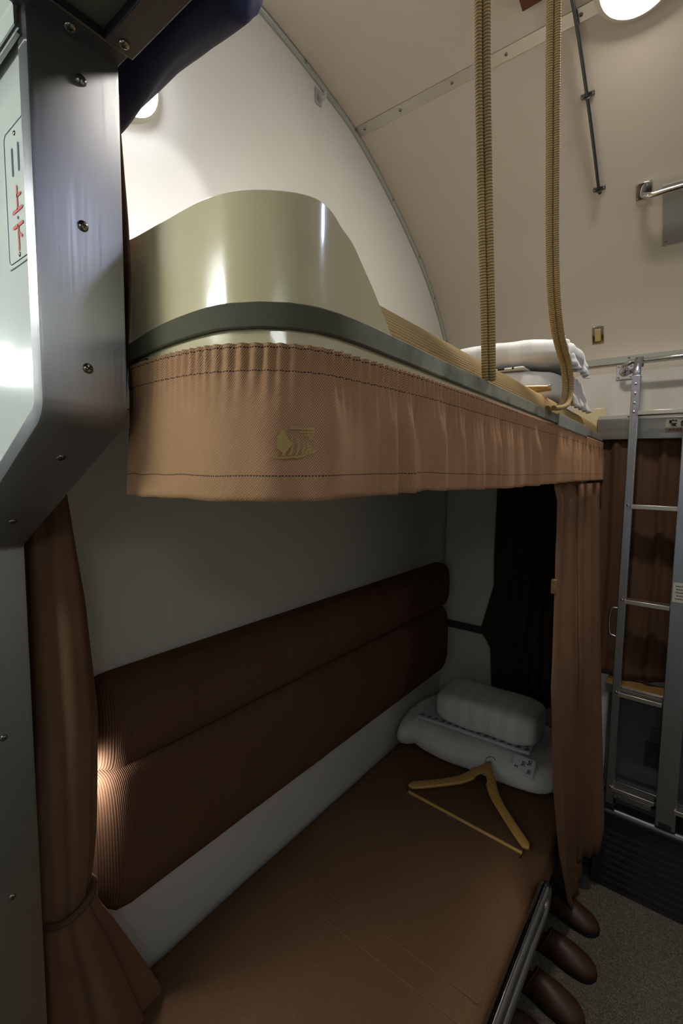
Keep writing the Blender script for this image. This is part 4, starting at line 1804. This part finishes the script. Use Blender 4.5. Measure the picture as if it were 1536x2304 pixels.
# thin hanging rod along the ceiling curve
t = thing('ceiling_rod', 'thin grey steel rod held off the curved ceiling by small hooks', 'rod', (-.295, 1.4, 2.45))
mb = MB()
pts = []
for k in range(15):
    y = lerp(1.02, 1.632, k / 14)
    p, nq = on_curve(-.295, y, .010)
    pts.append(p)
a, b = pts[0].copy(), pts[-1].copy()
pts = [on_curve(-.295, 1.015, .0)[0]] + pts + [on_curve(-.295, 1.640, .0)[0]]
mb.tube(pts, .0042, 10)
mb.build('rod', M['steel_dark'], t)
for y in (1.405, 1.628):
    p, nq = on_curve(-.295, y, .0)
    mb = MB(); mb.obox(p + nq * .0015, ty, ty.cross(nq), nq, .016, .006, .002)
    lp = [p + nq * (.010 + .007 * math.cos(g)) + ty * .007 * math.sin(g) for g in (2 * math.pi * k / 14 for k in range(15))]
    mb.tube(lp, .002, 6, False)
    hk = mb.build('hook_plate', M['steel_dark'], t, bevel=.001)
    for sg in (-1, 1):
        screw(hk, p + ty * .012 * sg + nq * .0035, nq, .0026)

# small brown bracket beside the straps on the ceiling
z_, n_ = ceil_at(1.135)
c = Vector((-.372, 1.135, z_))
t = thing('ceiling_bracket', 'small dark brown bracket on the ceiling beside the slack strap', 'bracket', tuple(c))
mb = MB(); mb.obox(c + n_ * .006, (1, 0, 0), Vector((1, 0, 0)).cross(n_), n_, .022, .036, .007); mb.build('block', M['slipper_in'], t, bevel=.002)
screw(t, c + n_ * .013, n_, .004)

# clear hook on the left partition
c = Vector((XL, 1.061, 2.572))
t = thing('coat_hook', 'small clear plastic hook on the left wall below the arched trim', 'hook', tuple(c))
mb = MB(); mb.obox(c + Vector((.002, 0, 0)), (0, 1, 0), (0, 0, 1), (1, 0, 0), .014, .020, .0025); mb.build('plate', M['clear'], t, bevel=.003)
mb = MB(); mb.tube(spline([c + Vector((.003, 0, .006)), c + Vector((.018, 0, -.002)), c + Vector((.020, 0, -.014)), c + Vector((.026, 0, -.008)), c + Vector((.028, 0, .002))], 5), .004, 8)
mb.build('prong', M['clear'], t)

# folding table under the window
t = thing('folding_table', 'brown wooden fold-out table under the window curtain', 'table', (0, 1.94, .74))
mb = MB(); mb.box(-.222, .22, 1.8935, 1.975, .752, .772); mb.build('top', M['table'], t, bevel=.005, seg=3)
mb = MB(); mb.box(-.218, .216, 1.8895, 1.8940, .738, .770); mb.build('front_edge', M['steel_x'], t, bevel=.001)
mb = MB(); mb.box(-.16, -.06, 1.925, 1.982, .715, .752); mb.build('hinge_bracket', M['steel_dark'], t, bevel=.002)

# wall cabinet below the table
t = thing('wall_cabinet', 'dark grey metal cabinet with latch under the fold-out table', 'cabinet', (0, 1.97, .35))
mb = MB(); mb.box(-.215, .20, 1.955, 1.988, .345, .735); mb.build('body', M['cabinet'], t, bevel=.003)
mb = MB(); mb.box(-.195, .18, 1.948, 1.956, .405, .715); dr = mb.build('door', M['cabinet'], t, bevel=.003)
mb = MB(); mb.box(-.075, -.005, 1.944, 1.9485, .575, .625); mb.lathe([(.014, 0), (.014, .003), (.009, .004), (0, .004)], (-.035, 1.944, .600), (0, -1, 0), 16); mb.build('latch', M['steel_dark'], dr, bevel=.001)
mb = MB(); mb.box(-.09, -.004, 1.9465, 1.9485, .475, .570); mb.build('label_plate', M['dark'], dr)
mb = MB(); mb.box(-.205, .19, 1.942, 1.957, .362, .378); mb.build('sill', M['alu'], t, bevel=.001)
screw(t, (-.10, 1.942, .370), (0, -1, 0), .0035)

# heater duct with rounded nosing along the wall foot
t = thing('heater_duct', 'dark heater duct with rounded metal nosing along the foot of the window wall', 'duct', (0, 1.92, 0))
mb = MB(); mb.box(-.225, .22, 1.868, 1.986, 0, .315); mb.build('casing', M['dark'], t, bevel=.003)
mb = MB(); mb.tube([(-.225, 1.870, .302), (.22, 1.870, .302)], .020, 14); mb.build('nosing', M['steel_dark'], t)
for k in range(9):
    mb = MB(); z = .03 + .027 * k
    mb.box(-.21, .21, 1.8645, 1.8685, z, z + .010)
    mb.build('slat', M['dark'], t, smooth=False)

# ---- ladder: two sections between three stiles
t = thing('ladder', 'aluminium berth ladder leaning on the window wall', 'ladder', (-.02, 1.865, .323))
LY0, LY1 = 1.852, 1.886


def stile(x0, x1, x0b, x1b, ztop, zbot):
    mb = MB()
    b = len(mb.v)
    mb.v += [(x0b, LY0, zbot), (x1b, LY0, zbot), (x1b, LY1, zbot), (x0b, LY1, zbot), (x0, LY0, ztop), (x1, LY0, ztop), (x1, LY1, ztop), (x0, LY1, ztop)]
    for f in ((3, 2, 1, 0), (4, 5, 6, 7), (0, 1, 5, 4), (1, 2, 6, 5), (2, 3, 7, 6), (3, 0, 4, 7)):
        mb.quad([b + i for i in f])
    return mb.build('stile', M['alu'], t, bevel=.002)


st1 = stile(-.2015, -.1760, -.1925, -.1680, 1.862, .325)
stile(-.054, .006, -.042, .016, 1.93, .325)
stile(.160, .185, .152, .177, 1.862, .325)
for z in (1.7400, 1.425, 1.095, .760, .405):
    for xa_, xb2 in ((-.178, -.048), (.008, .162)):
        mb = MB(); mb.box(xa_, xb2, 1.845, 1.886, z - .012, z + .003)
        rg = mb.build('rung', M['alu_w'], t, bevel=.0015)
for z, x in ((1.740, -.1890), (1.770, -.189), (1.802, -.189), (1.833, -.189), (1.425, -.187), (1.095, -.1845), (.760, -.182), (.405, -.1800)):
    mb = MB(); mb.lathe([(.0046, 0), (.0040, .002), (.002, .003), (0, .0032)], (x, LY0, z), (0, -1, 0), 12)
    mb.build('rivet', M['chrome'], t)
for x0, x1 in ((-.2005, -.177), (.161, .184)):
    mb = MB()
    rows = []
    path = [(1.850, 1.845), (1.850, 1.905)] + [(1.9095 - .0235 * math.cos(a) if False else 1.9105 - .0605 * 0 - .0135 * math.cos(a) * 1.0 - .0, 1.919 + .0135 * math.sin(a)) for a in (math.pi * k / 8 for k in range(9))]
    path = [(1.856, 1.845), (1.858, 1.885), (1.880, 1.912)] + [(1.910 - .0130 * math.cos(a), 1.919 + .0130 * math.sin(a)) for a in (math.pi * k / 8 for k in range(1, 9))] + [(1.9230, 1.900)]
    for x in (x0, x1):
        rows.append([Vector((x, y, z)) for y, z in path])
    mb.grid(rows)
    o = mb.build('hook', M['alu'], t, autos=60)
    o.modifiers.new('thick', 'SOLIDIFY').thickness = .003
# grip handle on the left stile
mb = MB()
mb.tube(spline([(-.189, 1.868, 1.058), (-.212, 1.868, 1.056), (-.219, 1.868, 1.040), (-.220, 1.868, 1.000), (-.216, 1.868, .965), (-.205, 1.868, .957), (-.187, 1.868, .955)], 5), .0045, 10)
mb.build('handle', M['alu'], t)
# small notice on the centre stile
mb = MB(); mb.box(-.043, .000, LY0 - .0012, LY0, 1.115, 1.180)
sk = mb.build('notice', M['sticker'], t)
sk['label'] = 'pale paper notice'
for k, (a, b) in enumerate(((.1, .9), (.15, .8), (.1, .7), (.2, .9), (.1, .8))):
    mb = MB()
    z = 1.168 - k * .0105
    x = lerp(-.040, -.003, a)
    while x < lerp(-.040, -.003, b):
        w_ = random.uniform(.002, .0042)
        mb.box(x, x + w_, LY0 - .0016, LY0 - .0011, z - .0022, z + .0022)
        x += w_ + .0012
    mb.build('text_line', M['cabinet'], sk, smooth=False)
for x in (-.180, -.013, .165):
    mb = MB(); mb.box(x - .018, x + .018, LY0 - .002, LY1 + .002, .3225, .345)
    mb.build('rubber_foot', M['rubber'], t, bevel=.002)
mb = MB(); mb.box(-.168, -.055, 1.846, 1.850, .372, .392)
tp = mb.build('tread_plate', M['alu'], t, bevel=.001)
for x in (-.150, -.075):
    screw(tp, (x, 1.846, .382), (0, -1, 0), .0035)

# clean helper properties
for o in COL.objects:
    if '_o' in o:
        del o['_o']
